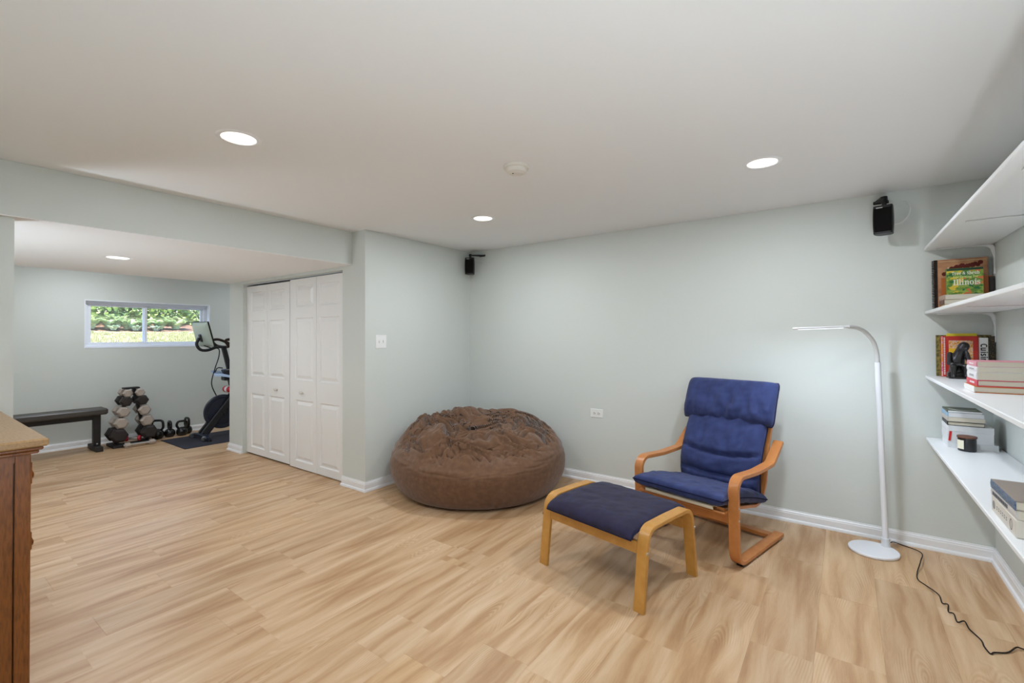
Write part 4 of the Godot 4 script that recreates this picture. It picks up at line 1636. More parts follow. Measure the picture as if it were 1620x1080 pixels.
	# pile of five, spines to the left
	var pile3 := [["white-spined hardcover with orange boards, bottom of the pile on the third shelf", 0.029, 0.255, 0.215, col(196, 112, 52), true, col(232, 228, 222)], ["red-spined book, second from the bottom of the third shelf pile", 0.029, 0.240, 0.20, col(206, 60, 76), true, col(206, 60, 76)], ["thick white-spined paperback in the middle of the third shelf pile", 0.035, 0.235, 0.195, col(232, 228, 228), false, col(232, 228, 228)], ["white-spined paperback, second from the top of the third shelf pile", 0.024, 0.235, 0.195, col(228, 224, 226), false, col(228, 224, 226)], ["pink-spined paperback on top of the pile on the third shelf", 0.024, 0.235, 0.195, col(220, 146, 158), false, col(220, 146, 158)]]
	y = y3 + 0.0005
	for k in 5:
		var p: Array = pile3[k]
		var bk := book("hardcover_book" if p[5] else "paperback", p[0], Transform3D(Basis(Vector3.UP, 0.015 * (k % 2)), Vector3(4.002 + p[2] * 0.5 + (0.008 if k else 0.0), y, 1.115 - p[3] * 0.5)), p[2], p[1], p[3], mat("pile3_%d" % k, p[4], 0.45, 0.4), cream, "", not p[5], mat("pile3_spine_%d" % k, p[6], 0.45, 0.4))
		if k != 0:
			st = mb()
			for q in (2 if k == 1 else 4):
				var zz := -0.03 + q * 0.022 if k != 1 else -0.02 + q * 0.045
				span(st, -float(p[2]) * 0.5 - 0.0028, -float(p[2]) * 0.5 - 0.0018, float(p[1]) * 0.35, float(p[1]) * 0.62, zz - 0.008, zz + (0.030 if k == 1 else 0.010))
			obj("spine_print", st, mat("spine_print_white", col(240, 226, 228), 0.5, 0.3) if k in [1, 4] else mat("spine_print_grey", col(176, 170, 174), 0.5, 0.3), bk)
		y += p[1] + 0.0002
	# ---- lowest shelf, far pile
	var y4 := 0.732
	var pile4 := [["very wide white ring binder at the bottom of the far pile on the lowest shelf", 0.034, 0.215, 0.20, col(236, 236, 238), false], ["thick white paperback with wavy pages in the far pile behind the candle", 0.062, 0.195, 0.21, col(234, 234, 236), false], ["thick white book second from the bottom group, under the black notebook", 0.034, 0.195, 0.20, col(238, 238, 240), false], ["thin black hardcover notebook in the far pile on the lowest shelf", 0.024, 0.160, 0.20, col(40, 38, 36), true], ["grey-tan book above the black notebook in the far pile", 0.026, 0.160, 0.20, col(196, 188, 180), false], ["pale blue and white book, second from the top of the far pile", 0.026, 0.155, 0.195, col(206, 222, 236), false], ["glossy dark green magazine on top of the far pile on the lowest shelf", 0.012, 0.150, 0.195, col(86, 94, 76), false]]
	y = y4 + 0.0005
	for k in pile4.size():
		var p: Array = pile4[k]
		var bk := book("hardcover_book" if p[5] else "paperback", p[0], Transform3D(Basis(Vector3.UP, -0.02 + 0.015 * (k % 3)), Vector3(4.020 + p[2] * 0.5, y, 0.30 - p[3] * 0.5)), p[2], p[1], p[3], mat("pile4_%d" % k, p[4], 0.4, 0.5), cream if k in [3, 4] else white, "", not p[5], mat("pile4_blue_spine", col(150, 186, 214), 0.4, 0.5) if k == 5 else null)
		if k == 6:
			st = mb()
			tube(st, smooth_path([Vector3(-0.06, float(p[1]), 0.02), Vector3(-0.02, float(p[1]), 0.06), Vector3(0.03, float(p[1]), 0.055), Vector3(0.065, float(p[1]), 0.0)], 16), 0.0015, 5)
			obj("cover_line", st, mat("print_pale", col(220, 222, 214), 0.5, 0.4), bk)
		if k == 1:
			st = mb()
			box(st, Vector3(-0.088, 0.034, 0.106), Vector3(0.010, 0.058, 0.002), 0.0, Basis(Vector3.BACK, -0.1))
			obj("red_ribbon", st, mat("ribbon_red", col(204, 42, 44), 0.6, 0.3), bk, "red bookmark hanging over the page edge")
		y += p[1] + 0.0002
	# candle
	var c := thing("candle", "black glass candle jar with wooden lid and cream label on the lowest shelf", "candle", Vector3(4.092, y4, 0.362))
	st = mb()
	lathe(st, [Vector2(0, 0.0005), Vector2(0.037, 0.0005), Vector2(0.040, 0.004), Vector2(0.040, 0.074), Vector2(0.038, 0.076), Vector2(0, 0.076)], 36)
	obj("jar", st, mat("jar_black", col(34, 32, 34), 0.2, 0.5), c)
	st = mb()
	lathe(st, [Vector2(0, 0.076), Vector2(0.043, 0.076), Vector2(0.0435, 0.084), Vector2(0.042, 0.086), Vector2(0, 0.086)], 36)
	obj("lid", st, mat("lid_wood", col(112, 74, 58), 0.5, 0.4), c)
	st = mb()
	for k in 10:
		var a0 := deg_to_rad(118.0 + k * 9.0)
		var a1 := deg_to_rad(118.0 + (k + 1) * 9.0)
		var rr := 0.0405
		poly(st, [Vector3(cos(a0) * rr, 0.014, sin(a0) * rr), Vector3(cos(a1) * rr, 0.014, sin(a1) * rr), Vector3(cos(a1) * rr, 0.064, sin(a1) * rr), Vector3(cos(a0) * rr, 0.064, sin(a0) * rr)], Vector3(cos(a0), 0, sin(a0)))
	obj("paper_label", st, mat("label_cream", col(228, 220, 196), 0.7, 0.3), c)
	# near pile: box, pale book, grey book with blue spine
	var zc := 1.702
	b = thing("storage_box", "cream slipcase box with round thumb notch at the bottom of the near pile", "box", Vector3(3.972, y4, zc))
	st = mb()
	box(st, Vector3(0.130, 0.0295, 0), Vector3(0.256, 0.058, 0.305), 0.002)
	obj("box_body", st, mat("slipcase_cream", col(216, 208, 196), 0.6, 0.4), b)
	st = mb()
	lathe(st, [Vector2(0, 0.0012), Vector2(0.015, 0.001), Vector2(0.016, 0)], 18, Transform3D(Basis(Vector3.BACK, PI / 2), Vector3(0.002, 0.030, -0.118)))
	obj("printed_disc", st, mat("print_greyish", col(150, 144, 140), 0.6, 0.3), b)
	st = mb()
	var ringp := []
	for k in 20:
		var a := TAU * k / 20.0
		ringp.append(Vector3(0.0016, 0.030 + sin(a) * 0.018, 0.102 + cos(a) * 0.012))
	tube(st, ringp, 0.0012, 5, true)
	for k in 6:
		for q in 2:
			box(st, Vector3(0.0018, 0.026 + q * 0.008, -0.075 + k * 0.024), Vector3(0.001, 0.004, 0.010))
	obj("spine_print", st, mat("print_greyish", col(150, 144, 140), 0.6, 0.3), b)
	var bt: MeshInstance3D = null
	b = book("paperback", "pale book with dark spine lettering in the middle of the near pile", Transform3D(Basis(Vector3.UP, 0.02), Vector3(3.976 + 0.115, y4 + 0.0592, zc - 0.002)), 0.230, 0.030, 0.295, mat("near_pale", col(206, 202, 196), 0.5, 0.4), cream, "", true)
	st = mb()
	for k in 9:
		span(st, -0.1185, -0.1168, 0.009, 0.021, -0.12 + k * 0.02, -0.107 + k * 0.02)
	obj("spine_print", st, mat("print_slate", col(108, 106, 110), 0.6, 0.3), b)
	b = book("hardcover_book", "taupe hardcover with blue spine on top of the near pile", Transform3D(Basis(Vector3.UP, 0.01), Vector3(3.972 + 0.12, y4 + 0.0894, zc + 0.004)), 0.240, 0.032, 0.290, mat("near_taupe", col(150, 138, 128), 0.5, 0.4), cream, "", false, mottled("blue_spine", [col(52, 66, 92), col(84, 104, 134), col(150, 156, 166)], 0.06, 8.0, 76))
	st = mb()
	for row in 2:
		for k in 4:
			var cx := -0.02 + k * 0.035
			var cz := -0.09 + row * 0.045
			var pts := []
			for q in 6:
				var a := TAU * q / 6.0
				pts.append(Vector3(cx + cos(a) * 0.018, 0.0322, cz + sin(a) * 0.018))
			tube(st, pts, 0.0014, 4, true)
	obj("cover_pattern", st, mat("near_pattern", col(178, 166, 154), 0.5, 0.4), b)
	st = mb()
	lathe(st, [Vector2(0, 0.006), Vector2(0.03, 0.004), Vector2(0.045, 0)], 18, Transform3D(Basis().scaled(Vector3(1, 0.3, 0.6)), Vector3(0.04, 0.032, 0.09)))
	obj("printed_dish", st, mat("print_orange", col(216, 160, 110), 0.5, 0.4), b)

func figurine(at: Vector3) -> void:
	var f := thing("figurine", "dark glossy carved figurine of a crouching figure in front of the red cookbook", "figurine", at)
	var st := mb()
	# a seated figure bent over, chin on hand: one continuous surface from joined round bones
	var bones := [
		[Vector3(-0.005, 0.035, -0.01), Vector3(0.0, 0.115, -0.012), 0.036, 0.033],
		[Vector3(0.0, 0.115, -0.012), Vector3(0.012, 0.165, 0.004), 0.033, 0.024],
		[Vector3(0.020, 0.180, 0.010), Vector3(0.026, 0.195, 0.012), 0.026, 0.026],
		[Vector3(0.030, 0.180, 0.026), Vector3(0.034, 0.178, 0.034), 0.014, 0.010],
		[Vector3(-0.020, 0.048, 0.0), Vector3(-0.026, 0.070, 0.050), 0.022, 0.016],
		[Vector3(-0.026, 0.070, 0.050), Vector3(-0.026, 0.012, 0.052), 0.015, 0.012],
		[Vector3(0.020, 0.048, 0.0), Vector3(0.030, 0.074, 0.050), 0.022, 0.016],
		[Vector3(0.030, 0.074, 0.050), Vector3(0.030, 0.012, 0.055), 0.015, 0.012],
		[Vector3(-0.026, 0.010, 0.052), Vector3(-0.028, 0.009, 0.072), 0.010, 0.008],
		[Vector3(0.030, 0.010, 0.055), Vector3(0.030, 0.009, 0.074), 0.010, 0.008],
		[Vector3(0.040, 0.145, -0.005), Vector3(0.046, 0.092, 0.042), 0.014, 0.011],
		[Vector3(0.046, 0.092, 0.042), Vector3(0.034, 0.160, 0.034), 0.011, 0.009],
		[Vector3(-0.034, 0.145, -0.008), Vector3(-0.042, 0.090, 0.026), 0.014, 0.011],
		[Vector3(-0.042, 0.090, 0.026), Vector3(0.010, 0.082, 0.050), 0.011, 0.009]]
	nets(st, bones, 0.0040, 0.0045)
	obj("body", st, mats.bronze_black, f)
	st = mb()
	box(st, Vector3(-0.002, 0.018, -0.006), Vector3(0.090, 0.036, 0.072), 0.006)
	box(st, Vector3(0.0, 0.004, 0.03), Vector3(0.105, 0.008, 0.115), 0.003)
	obj("plinth", st, mats.bronze_black, f)

# surface nets over a smooth union of tapered capsules
func nets(st: SurfaceTool, bones: Array, cell: float, blend: float) -> void:
	var lo := Vector3(1e9, 1e9, 1e9)
	var hi := -lo
	for b in bones:
		var rr := maxf(b[2], b[3]) + blend + cell * 2.0
		for p in [b[0], b[1]]:
			lo = lo.min(p - Vector3.ONE * rr)
			hi = hi.max(p + Vector3.ONE * rr)
	var n := Vector3i(((hi - lo) / cell).ceil()) + Vector3i.ONE
	var val := PackedFloat32Array()
	val.resize(n.x * n.y * n.z)
	val.fill(1.0)
	for b in bones:
		var a0: Vector3 = b[0]
		var ab: Vector3 = b[1] - b[0]
		var rr: float = maxf(b[2], b[3]) + blend * 3.0 + cell
		var l: Vector3i = Vector3i(((a0.min(b[1]) - Vector3.ONE * rr - lo) / cell).floor()).clamp(Vector3i.ZERO, n - Vector3i.ONE)
		var h2: Vector3i = Vector3i(((a0.max(b[1]) + Vector3.ONE * rr - lo) / cell).ceil()).clamp(Vector3i.ZERO, n - Vector3i.ONE)
		var ll := maxf(ab.length_squared(), 1e-9)
		for z in range(l.z, h2.z + 1):
			for y in range(l.y, h2.y + 1):
				for x in range(l.x, h2.x + 1):
					var p := lo + Vector3(x, y, z) * cell
					var t := clampf((p - a0).dot(ab) / ll, 0, 1)
					var d: float = p.distance_to(a0 + ab * t) - lerpf(b[2], b[3], t)
					var i := x + n.x * (y + n.y * z)
					var o := val[i]
					var hh := clampf(0.5 + 0.5 * (o - d) / blend, 0, 1)
					val[i] = lerpf(o, d, hh) - blend * hh * (1.0 - hh)
	var vert := {}
	var key := func(x, y, z): return x + n.x * (y + n.y * z)
	for z in n.z - 1:
		for y in n.y - 1:
			for x in n.x - 1:
				var mask := 0
				var acc := Vector3.ZERO
				var cnt := 0
				var cv := []
				for k in 8:
					var q := Vector3i(x + (k & 1), y + ((k >> 1) & 1), z + (k >> 2))
					cv.append(val[q.x + n.x * (q.y + n.y * q.z)])
					if cv[k] < 0:
						mask += 1
				if mask == 0 or mask == 8:
					continue
				for e in [[0, 1], [2, 3], [4, 5], [6, 7], [0, 2], [1, 3], [4, 6], [5, 7], [0, 4], [1, 5], [2, 6], [3, 7]]:
					var a: float = cv[e[0]]
					var b: float = cv[e[1]]
					if (a < 0) != (b < 0):
						var t := a / (a - b)
						var pa := Vector3(e[0] & 1, (e[0] >> 1) & 1, e[0] >> 2)
						var pb := Vector3(e[1] & 1, (e[1] >> 1) & 1, e[1] >> 2)
						acc += pa.lerp(pb, t)
						cnt += 1
				vert[key.call(x, y, z)] = lo + (Vector3(x, y, z) + acc / cnt) * cell
	st.set_smooth_group(0)
	for z in range(1, n.z - 1):
		for y in range(1, n.y - 1):
			for x in range(1, n.x - 1):
				var v0 := val[key.call(x, y, z)]
				for ax in 3:
					var d := Vector3i.ZERO
					d[ax] = 1
					var v1 := val[key.call(x + d.x, y + d.y, z + d.z)]
					if (v0 < 0) == (v1 < 0):
						continue
					var u := Vector3i.ZERO
					var w := Vector3i.ZERO
					u[(ax + 1) % 3] = 1
					w[(ax + 2) % 3] = 1
					var c := Vector3i(x, y, z)
					var q := []
					for s in [c - u - w, c - w, c, c - u]:
						q.append(vert.get(key.call(s.x, s.y, s.z)))
					if null in q:
						continue
					poly(st, q, Vector3(d) * (1.0 if v0 < 0 else -1.0))
	st.set_smooth_group(-1)

# ------------------------------------------------------------------ weight bench
func build_bench() -> void:
	var at := Vector3(-4.03, 0, 2.80)
	var b := thing("weight_bench", "black flat weight bench under the window at the left", "bench", at)
	var st := mb()
	box(st, Vector3(0, 0.487, 0.02), Vector3(0.27, 0.075, 0.96), 0.016)
	obj("pad", st, mats.pad_vinyl, b)
	st = mb()
	span(st, -0.03, 0.03, 0.385, 0.449, -0.40, 0.44, 0.003)
	obj("beam", st, mats.gym_black, b)
	for s in [-1.0, 1.0]:
		st = mb()
		span(st, -0.035, 0.035, 0.045, 0.449 if s > 0 else 0.449, s * 0.375 - 0.035, s * 0.375 + 0.035, 0.003)
		var leg := obj("leg", st, mats.gym_black, b)
		st = mb()
		span(st, -0.23, 0.15, 0.0, 0.06, s * 0.375 - 0.035, s * 0.375 + 0.035, 0.003)
		obj("foot", st, mats.gym_black, leg)
		st = mb()
		lathe(st, [Vector2(0, 0.008), Vector2(0.008, 0.006), Vector2(0.010, 0), Vector2(0, 0)], 10, Transform3D(Basis(Vector3.FORWARD, PI / 2), Vector3(0.035, 0.085, s * 0.375)))
		obj("bolt", st, mats.bolt_steel, leg)

# ------------------------------------------------------------------ dumbbells on an A-frame rack
func dumbbell(label: String, at: Vector3, r: float, length: float, m: Material, group := "") -> Node3D:
	var t := thing("dumbbell", label, "dumbbell", at, 0, group)
	for s in [1.0, -1.0]:
		var st := mb()
		var frames := []
		var hl := r * 1.05
		for k in [[0.0, 0.72], [0.18, 1.0], [0.82, 1.0], [1.0, 0.72]]:
			frames.append([Vector3(s * (length * 0.5 - hl + hl * k[0]), 0, 0), Vector3(0, 0, 1), Vector3.UP, k[1]])
		sweep(st, frames, disc_sec(r, 6), true)
		obj("head", st, m, t)
	var st2 := mb()
	rod(st2, Vector3(-length * 0.5 + r, 0, 0), Vector3(length * 0.5 - r, 0, 0), 0.016, 10)
	obj("handle", st2, mats.chrome, t)
	return t

func build_dumbbells() -> void:
	var xr := -4.10
	var rack := thing("dumbbell_rack", "black A-frame dumbbell rack against the window wall", "dumbbell rack", Vector3(xr, 0, 2.066))
	var st := mb()
	for s in [-1.0, 1.0]:
		var a := Vector3(0, 0.03, s * 0.165)
		var b := Vector3(0, 0.725, s * 0.030)
		var d := (b - a).normalized()
		sweep(st, [[a, Vector3.RIGHT, d.cross(Vector3.RIGHT), 1.0], [b, Vector3.RIGHT, d.cross(Vector3.RIGHT), 1.0]], bar_sec(0.05, 0.03, 0.002), true)
	obj("upright", st, mats.gym_black, rack)
	st = mb()
	box(st, Vector3(0, 0.738, 0), Vector3(0.10, 0.02, 0.17), 0.005)
	obj("top_grip", st, mats.gym_black, rack)
	st = mb()
	for s in [-1.0, 1.0]:
		span(st, -0.13, 0.17, 0.0, 0.035, s * 0.165 - 0.055, s * 0.165 + 0.055, 0.004)
	span(st, -0.02, 0.02, 0.005, 0.03, -0.115, 0.115, 0.002)
	obj("base", st, mats.gym_black, rack)
	var rows := [0.680, 0.578, 0.446, 0.304, 0.150]
	var zl := [2.128, 2.143, 2.169, 2.195, 2.216]
	var zr := [1.998, 1.974, 1.951, 1.923, 1.900]
	var rad := [0.054, 0.068, 0.070, 0.076, 0.094]
	var word := ["top", "second", "third", "fourth", "bottom"]
	st = mb()
	for k in 5:
		for z in [zl[k], zr[k]]:
			var up_z := 2.066 + (1.0 if z > 2.066 else -1.0) * lerpf(0.165, 0.030, (rows[k] - 0.03) / 0.695)
			box(st, Vector3(0, rows[k] - 0.022, (up_z + z) * 0.5 - 2.066), Vector3(0.06, 0.012, absf(up_z - z) + 0.05), 0.002)
	obj("cradles", st, mats.gym_black, rack)
	for k in 5:
		var m: Material = mats.hex_grey if k in [0, 2, 3] else mats.hex_black
		var cn := "grey" if k in [0, 2, 3] else "black"
		var ln: float = 0.17 + rad[k] * 1.4
		dumbbell("%s hex dumbbell on the %s row, left side of the rack" % [cn, word[k]], Vector3(xr + 0.01, rows[k], zl[k]), rad[k], ln, m)
		dumbbell("%s hex dumbbell on the %s row, right side of the rack" % [cn, word[k]], Vector3(xr + 0.01, rows[k], zr[k]), rad[k], ln, m)
	# on the floor between and in front of the rack's feet
	var red := dumbbell("small red vinyl dumbbell on the floor between the rack feet", Vector3(-4.09, 0.075, 2.045), 0.036, 0.17, mats.red_vinyl)
	red.rotation.y = deg_to_rad(65)
	var rod_ := thing("dumbbell_bar", "chrome adjustable dumbbell bar lying in front of the rack", "dumbbell bar", Vector3(-3.875, 0.034, 2.03), deg_to_rad(90))
	st = mb()
	rod(st, Vector3(-0.17, 0, 0), Vector3(0.17, 0, 0), 0.019, 12)
	obj("bar", st, mats.chrome, rod_)
	for s in [-1.0, 1.0]:
		st = mb()
		var frames := []
		for k in [[0.10, 0.9], [0.105, 1.0], [0.15, 1.0], [0.155, 0.9]]:
			frames.append([Vector3(s * k[0], 0, 0), Vector3(0, 0, 1), Vector3.UP, k[1]])
		sweep(st, frames, disc_sec(0.034, 6), true)
		obj("collar_nut", st, mats.hex_grey, rod_)

func kettlebell(label: String, at: Vector3, r: float, h: float, turn: float) -> void:
	var t := thing("kettlebell", label, "kettlebell", at, turn, "kettlebells beside the rack")
	var st := mb()
	var prof := [Vector2(0, 0), Vector2(r * 0.72, 0)]
	for k in 13:
		var a := -0.85 + 2.15 * k / 12.0
		prof.append(Vector2(r * cos(a), r * 0.76 + r * sin(a)))
	prof.append(Vector2(0, r * 1.76))
	lathe(st, prof, 24)
	obj("body", st, mats.kettle_black, t)
	st = mb()
	var pts := [Vector3(-r * 0.55, r * 1.45, 0), Vector3(-r * 0.86, r * 2.0, 0), Vector3(-r * 0.80, h - 0.035, 0), Vector3(-r * 0.5, h - 0.014, 0), Vector3(0, h - 0.012, 0), Vector3(r * 0.5, h - 0.014, 0), Vector3(r * 0.80, h - 0.035, 0), Vector3(r * 0.86, r * 2.0, 0), Vector3(r * 0.55, r * 1.45, 0)]
	tube(st, smooth_path(pts, 28), 0.0155, 10)
	obj("handle", st, mats.kettle_black, t)

func build_kettlebells() -> void:
	kettlebell("tallest black kettlebell, right beside the rack", Vector3(-4.20, 0, 1.745), 0.078, 0.262, deg_to_rad(50))
	kettlebell("black kettlebell second from the rack, handle edge-on", Vector3(-4.21, 0, 1.60), 0.068, 0.226, deg_to_rad(-5))
	kettlebell("black kettlebell with its handle turned broadside to the room", Vector3(-4.18, 0, 1.462), 0.070, 0.215, deg_to_rad(80))
	kettlebell("black kettlebell nearest the bike mat", Vector3(-4.28, 0, 1.365), 0.066, 0.235, deg_to_rad(5))

# ------------------------------------------------------------------ exercise bike on its mat
func build_bike() -> void:
	var st := mb()
	span(st, -4.0, -3.17, 0.0, 0.007, -0.35, 1.77, 0.002)
	tag(obj("exercise_mat", st, mats.mat_rubber), "black rubber mat under the exercise bike", "mat")
	var xc := -3.64
	var b := thing("exercise_bike", "black exercise bike with tablet screen, half hidden by the closet wall", "exercise bike", Vector3(xc, 0.007, 0.75))
	var o := Vector3(0, 0, -0.75)
	var bk: Material = mats.bike_black
	# front foot: flattened bar with feet and transport wheels
	st = mb()
	var frames := []
	for k in 13:
		var u := k / 12.0 * 2.0 - 1.0
		frames.append([Vector3(u * 0.27, 0.055 - 0.018 * u * u, 1.40 + 0.03 * u * u) + o, Vector3(0, 0, 1), Vector3.UP, 1.0 - 0.25 * u * u])
	sweep(st, frames, bar_sec(0.085, 0.040, 0.014), true)
	var ft := obj("front_stabilizer", st, mats.bike_blue_black, b)
	for s in [-1.0, 1.0]:
		st = mb()
		lathe(st, [Vector2(0, -0.014), Vector2(0.030, -0.014), Vector2(0.034, -0.008), Vector2(0.034, 0.008), Vector2(0.030, 0.014), Vector2(0, 0.014)], 20, Transform3D(Basis(Vector3.FORWARD, PI / 2), Vector3(s * 0.20, 0.034, 1.455) + o))
		obj("wheel", st, mats.bolt_steel, ft)
		st = mb()
		lathe(st, [Vector2(0, 0), Vector2(0.024, 0), Vector2(0.022, 0.02), Vector2(0, 0.022)], 14, Transform3D(Basis(), Vector3(s * 0.275, 0.0, 1.42) + o))
		obj("level_foot", st, mats.black_plastic, ft)
	st = mb()
	sweep(st, [[Vector3(-0.25, 0.04, 0.12) + o, Vector3(0, 0, 1), Vector3.UP, 1.0], [Vector3(0.25, 0.04, 0.12) + o, Vector3(0, 0, 1), Vector3.UP, 1.0]], bar_sec(0.08, 0.05, 0.012), true)
	span(st, -0.28, -0.25, 0.0, 0.03, 0.08 - 0.75, 0.16 - 0.75, 0.003)
	span(st, 0.25, 0.28, 0.0, 0.03, 0.08 - 0.75, 0.16 - 0.75, 0.003)
	obj("rear_stabilizer", st, bk, b)
	# fork: two struts either side of the flywheel, up to the head
	for s in [-1.0, 1.0]:
		st = mb()
		var a := Vector3(s * 0.045, 0.06, 1.40) + o
		var c := Vector3(s * 0.045, 0.66, 0.93) + o
		var d := (c - a).normalized()
		sweep(st, [[a, Vector3.RIGHT, d.cross(Vector3.RIGHT), 1.0], [c, Vector3.RIGHT, d.cross(Vector3.RIGHT), 1.0]], bar_sec(0.034, 0.095, 0.008), true)
		obj("fork_strut", st, bk, b)
	st = mb()
	lathe(st, [Vector2(0.0, -0.012), Vector2(0.06, -0.016), Vector2(0.10, -0.012), Vector2(0.19, -0.012), Vector2(0.20, -0.022), Vector2(0.232, -0.022), Vector2(0.238, -0.014), Vector2(0.238, 0.014), Vector2(0.232, 0.022), Vector2(0.20, 0.022), Vector2(0.19, 0.012), Vector2(0.10, 0.012), Vector2(0.06, 0.016), Vector2(0, 0.012)], 48, Transform3D(Basis(Vector3.FORWARD, PI / 2), Vector3(0, 0.345, 1.15) + o))
	var fw := obj("flywheel", st, mats.bike_blue_black, b)
	st = mb()
	lathe(st, [Vector2(0, -0.07), Vector2(0.026, -0.07), Vector2(0.03, -0.06), Vector2(0.03, 0.06), Vector2(0.026, 0.07), Vector2(0, 0.07)], 18, Transform3D(Basis(Vector3.FORWARD, PI / 2), Vector3(0, 0.345, 1.15) + o))
	obj("hub", st, bk, fw)
	# frame down tube, seat tube, belt guard
	st = mb()
	for p in [[Vector3(0, 0.63, 0.95), Vector3(0, 0.36, 0.62)], [Vector3(0, 0.36, 0.62), Vector3(0, 0.06, 0.14)], [Vector3(0, 0.36, 0.62), Vector3(0, 0.72, 0.42)]]:
		var a: Vector3 = p[0] + o
		var c: Vector3 = p[1] + o
		var d := (c - a).normalized()
		sweep(st, [[a, Vector3.RIGHT, d.cross(Vector3.RIGHT), 1.0], [c, Vector3.RIGHT, d.cross(Vector3.RIGHT), 1.0]], bar_sec(0.055, 0.09, 0.012), true)
	obj("main_frame", st, bk, b)
	st = mb()
	sweep(st, [[Vector3(0, 0.70, 0.43) + o, Vector3.RIGHT, Vector3.BACK, 1.0], [Vector3(0, 0.98, 0.30) + o, Vector3.RIGHT, Vector3.BACK, 1.0]], bar_sec(0.035, 0.05, 0.006), true)
	obj("seat_post", st, bk, b)
	st = mb()
	var sf := []
	for k in 9:
		var u := k / 8.0
		sf.append([Vector3(0, 1.01 + 0.012 * cos(u * PI), 0.40 - 0.26 * u) + o, Vector3.RIGHT, Vector3.UP, 0.3 + 0.7 * smoothstep(0.2, 0.9, u)])
	sweep(st, sf, bar_sec(0.17, 0.055, 0.022), true)
	obj("saddle", st, mats.black_plastic, b)
	for s in [-1.0, 1.0]:
		st = mb()
		rod(st, Vector3(s * 0.06, 0.33, 0.68) + o, Vector3(s * 0.075, 0.33 - s * 0.12, 0.68 + s * 0.11) + o, 0.013)
		box(st, Vector3(s * 0.13, 0.33 - s * 0.12, 0.68 + s * 0.11) + o, Vector3(0.10, 0.02, 0.08), 0.006)
		obj("pedal", st, bk, b)
	# handlebar post with its sleeve
	st = mb()
	sweep(st, [[Vector3(0, 0.60, 0.98) + o, Vector3.RIGHT, Vector3.BACK, 1.0], [Vector3(0, 0.92, 1.06) + o, Vector3.RIGHT, Vector3.BACK, 1.0]], bar_sec(0.075, 0.11, 0.012), true)
	sweep(st, [[Vector3(0, 0.90, 1.055) + o, Vector3.RIGHT, Vector3.BACK, 1.0], [Vector3(0, 1.26, 1.14) + o, Vector3.RIGHT, Vector3.BACK, 1.0]], bar_sec(0.05, 0.06, 0.008), true)
	obj("handlebar_post", st, bk, b)
	st = mb()
	for s in [-1.0, 1.0]:
		tube(st, smooth_path([Vector3(0, 1.255, 1.12) + o, Vector3(s * 0.12, 1.26, 1.13) + o, Vector3(s * 0.20, 1.28, 1.16) + o, Vector3(s * 0.21, 1.345, 1.20) + o, Vector3(s * 0.20, 1.36, 1.12) + o, Vector3(s * 0.19, 1.30, 0.98) + o], 24), 0.019, 10)
	obj("handlebars", st, mat("grip_rubber", col(58, 46, 40), 0.6, 0.3), b)
	# screen arm and screen
	st = mb()
	tube(st, smooth_path([Vector3(0, 1.25, 1.10) + o, Vector3(0, 1.255, 1.22) + o, Vector3(0, 1.215, 1.34) + o, Vector3(0, 1.225, 1.43) + o, Vector3(0, 1.30, 1.475) + o, Vector3(0, 1.385, 1.445) + o], 30), 0.020, 10)
	obj("screen_arm", st, bk, b)
	var xf := Transform3D(Basis(Vector3.RIGHT, deg_to_rad(-76)), Vector3(0, 1.43, 1.405) + o)
	xf = Transform3D(Basis(Vector3.RIGHT, deg_to_rad(14)), Vector3(0, 1.435, 1.405) + o)
	st = mb()
	box(st, xf * Vector3(0, 0, -0.008), Vector3(0.545, 0.345, 0.020), 0.006, xf.basis)
	var sc := obj("screen", st, mats.black_satin, b)
	st = mb()
	# domed back shell
	sheet(st, 16, 12, func(i, j):
		var u: float = i / 8.0 - 1.0
		var v: float = j / 6.0 - 1.0
		var hh := pow((1.0 - pow(absf(u), 4.0)) * (1.0 - pow(absf(v), 4.0)), 0.6)
		return xf * Vector3(u * 0.265, v * 0.166, 0.002 + 0.026 * hh), func(_i, _j): return xf * Vector3(0, 0, -0.2))
	obj("back_shell", st, mats.screen_back, sc)
	st = mb()
	box(st, xf * Vector3(0, -0.045, 0.034), Vector3(0.07, 0.11, 0.025), 0.01, xf.basis)
	obj("screen_bracket", st, bk, sc)
	# hanging cable, towel, weights
	st = mb()
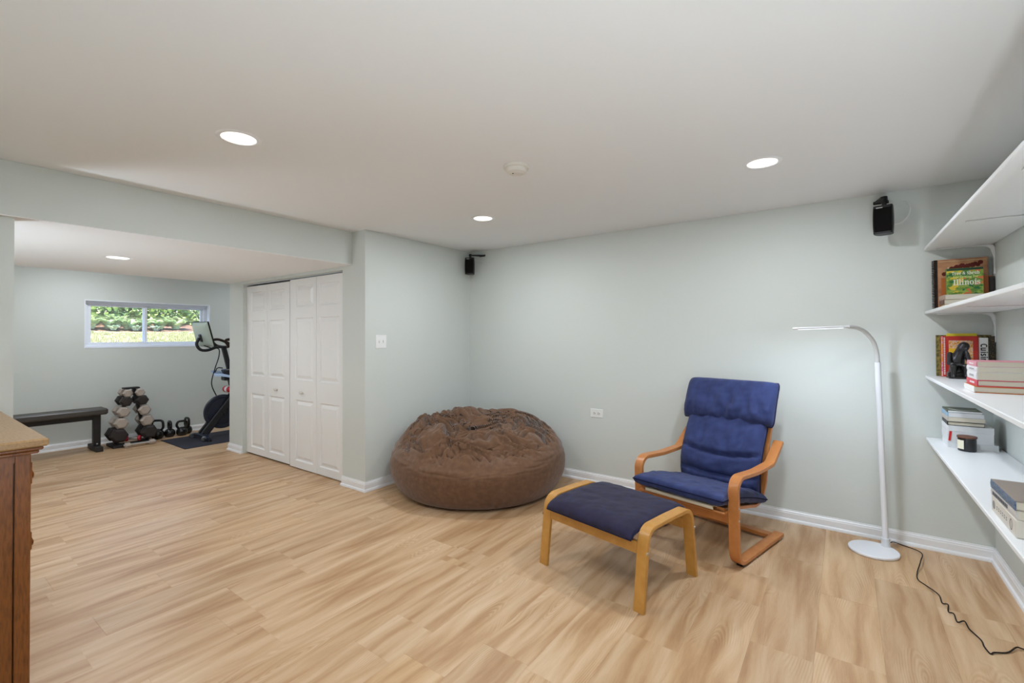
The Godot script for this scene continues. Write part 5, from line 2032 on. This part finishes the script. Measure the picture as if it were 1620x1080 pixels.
	tube(st, smooth_path([Vector3(0.03, 1.28, 1.40) + o, Vector3(0.05, 1.24, 1.30) + o, Vector3(0.05, 1.23, 1.22) + o, Vector3(0.05, 1.12, 1.22) + o, Vector3(0.05, 0.95, 1.27) + o, Vector3(0.05, 0.75, 1.31) + o, Vector3(0.05, 0.58, 1.25) + o], 30), 0.007, 8)
	obj("cable", st, mats.black_plastic, b)
	st = mb()
	box(st, Vector3(0.0, 0.86, 1.09) + o, Vector3(0.12, 0.16, 0.12), 0.012)
	obj("resistance_box", st, bk, b)
	st = mb()
	tube(st, [Vector3(0, 0.955, 1.15) + o, Vector3(0, 0.965, 1.20) + o, Vector3(0, 0.955, 1.225) + o, Vector3(0, 0.90, 1.25) + o], 0.008, 8)
	obj("hook", st, bk, b)
	st = mb()
	sheet(st, 14, 8, func(i, j):
		var u: float = i / 14.0
		var v: float = j / 8.0 - 0.5
		return Vector3(v * 0.15 + 0.03 + 0.03 * u, 0.920 - 0.06 * (v + 0.5) - 0.10 * u * u + 0.008 * sin(v * 9.0), 1.29 - 0.34 * u) + o, func(_i, _j): return Vector3(0, -2, 0.3))
	var tw := mat("towel_blue", col(172, 190, 216), 0.9, 0.2)
	tw.cull_mode = BaseMaterial3D.CULL_DISABLED
	tag_held(obj("hand_towel", st, tw), b, "small pale blue cloth draped over the bike's hook", "towel")
	st = mb()
	lathe(st, [Vector2(0, 0), Vector2(0.043, 0), Vector2(0.046, 0.01), Vector2(0.044, 0.13), Vector2(0.024, 0.16), Vector2(0.022, 0.19), Vector2(0, 0.19)], 20, Transform3D(Basis(Vector3.FORWARD, PI / 2), Vector3(-0.03, 0.655, 1.10) + o))
	var bt := obj("water_bottle", st, mats.red_vinyl)
	tag_held(bt, b, "red and clear bottle held on the bike frame", "bottle")
	st = mb()
	lathe(st, [Vector2(0.0455, 0.07), Vector2(0.049, 0.072), Vector2(0.049, 0.125), Vector2(0.044, 0.128)], 20, Transform3D(Basis(Vector3.FORWARD, PI / 2), Vector3(-0.03, 0.655, 1.10) + o))
	obj("clear_band", st, mats.plate_white, bt)

func tag_held(o: Node3D, host: Node3D, label: String, category: String) -> void:
	o.transform = host.transform
	tag(o, label, category)
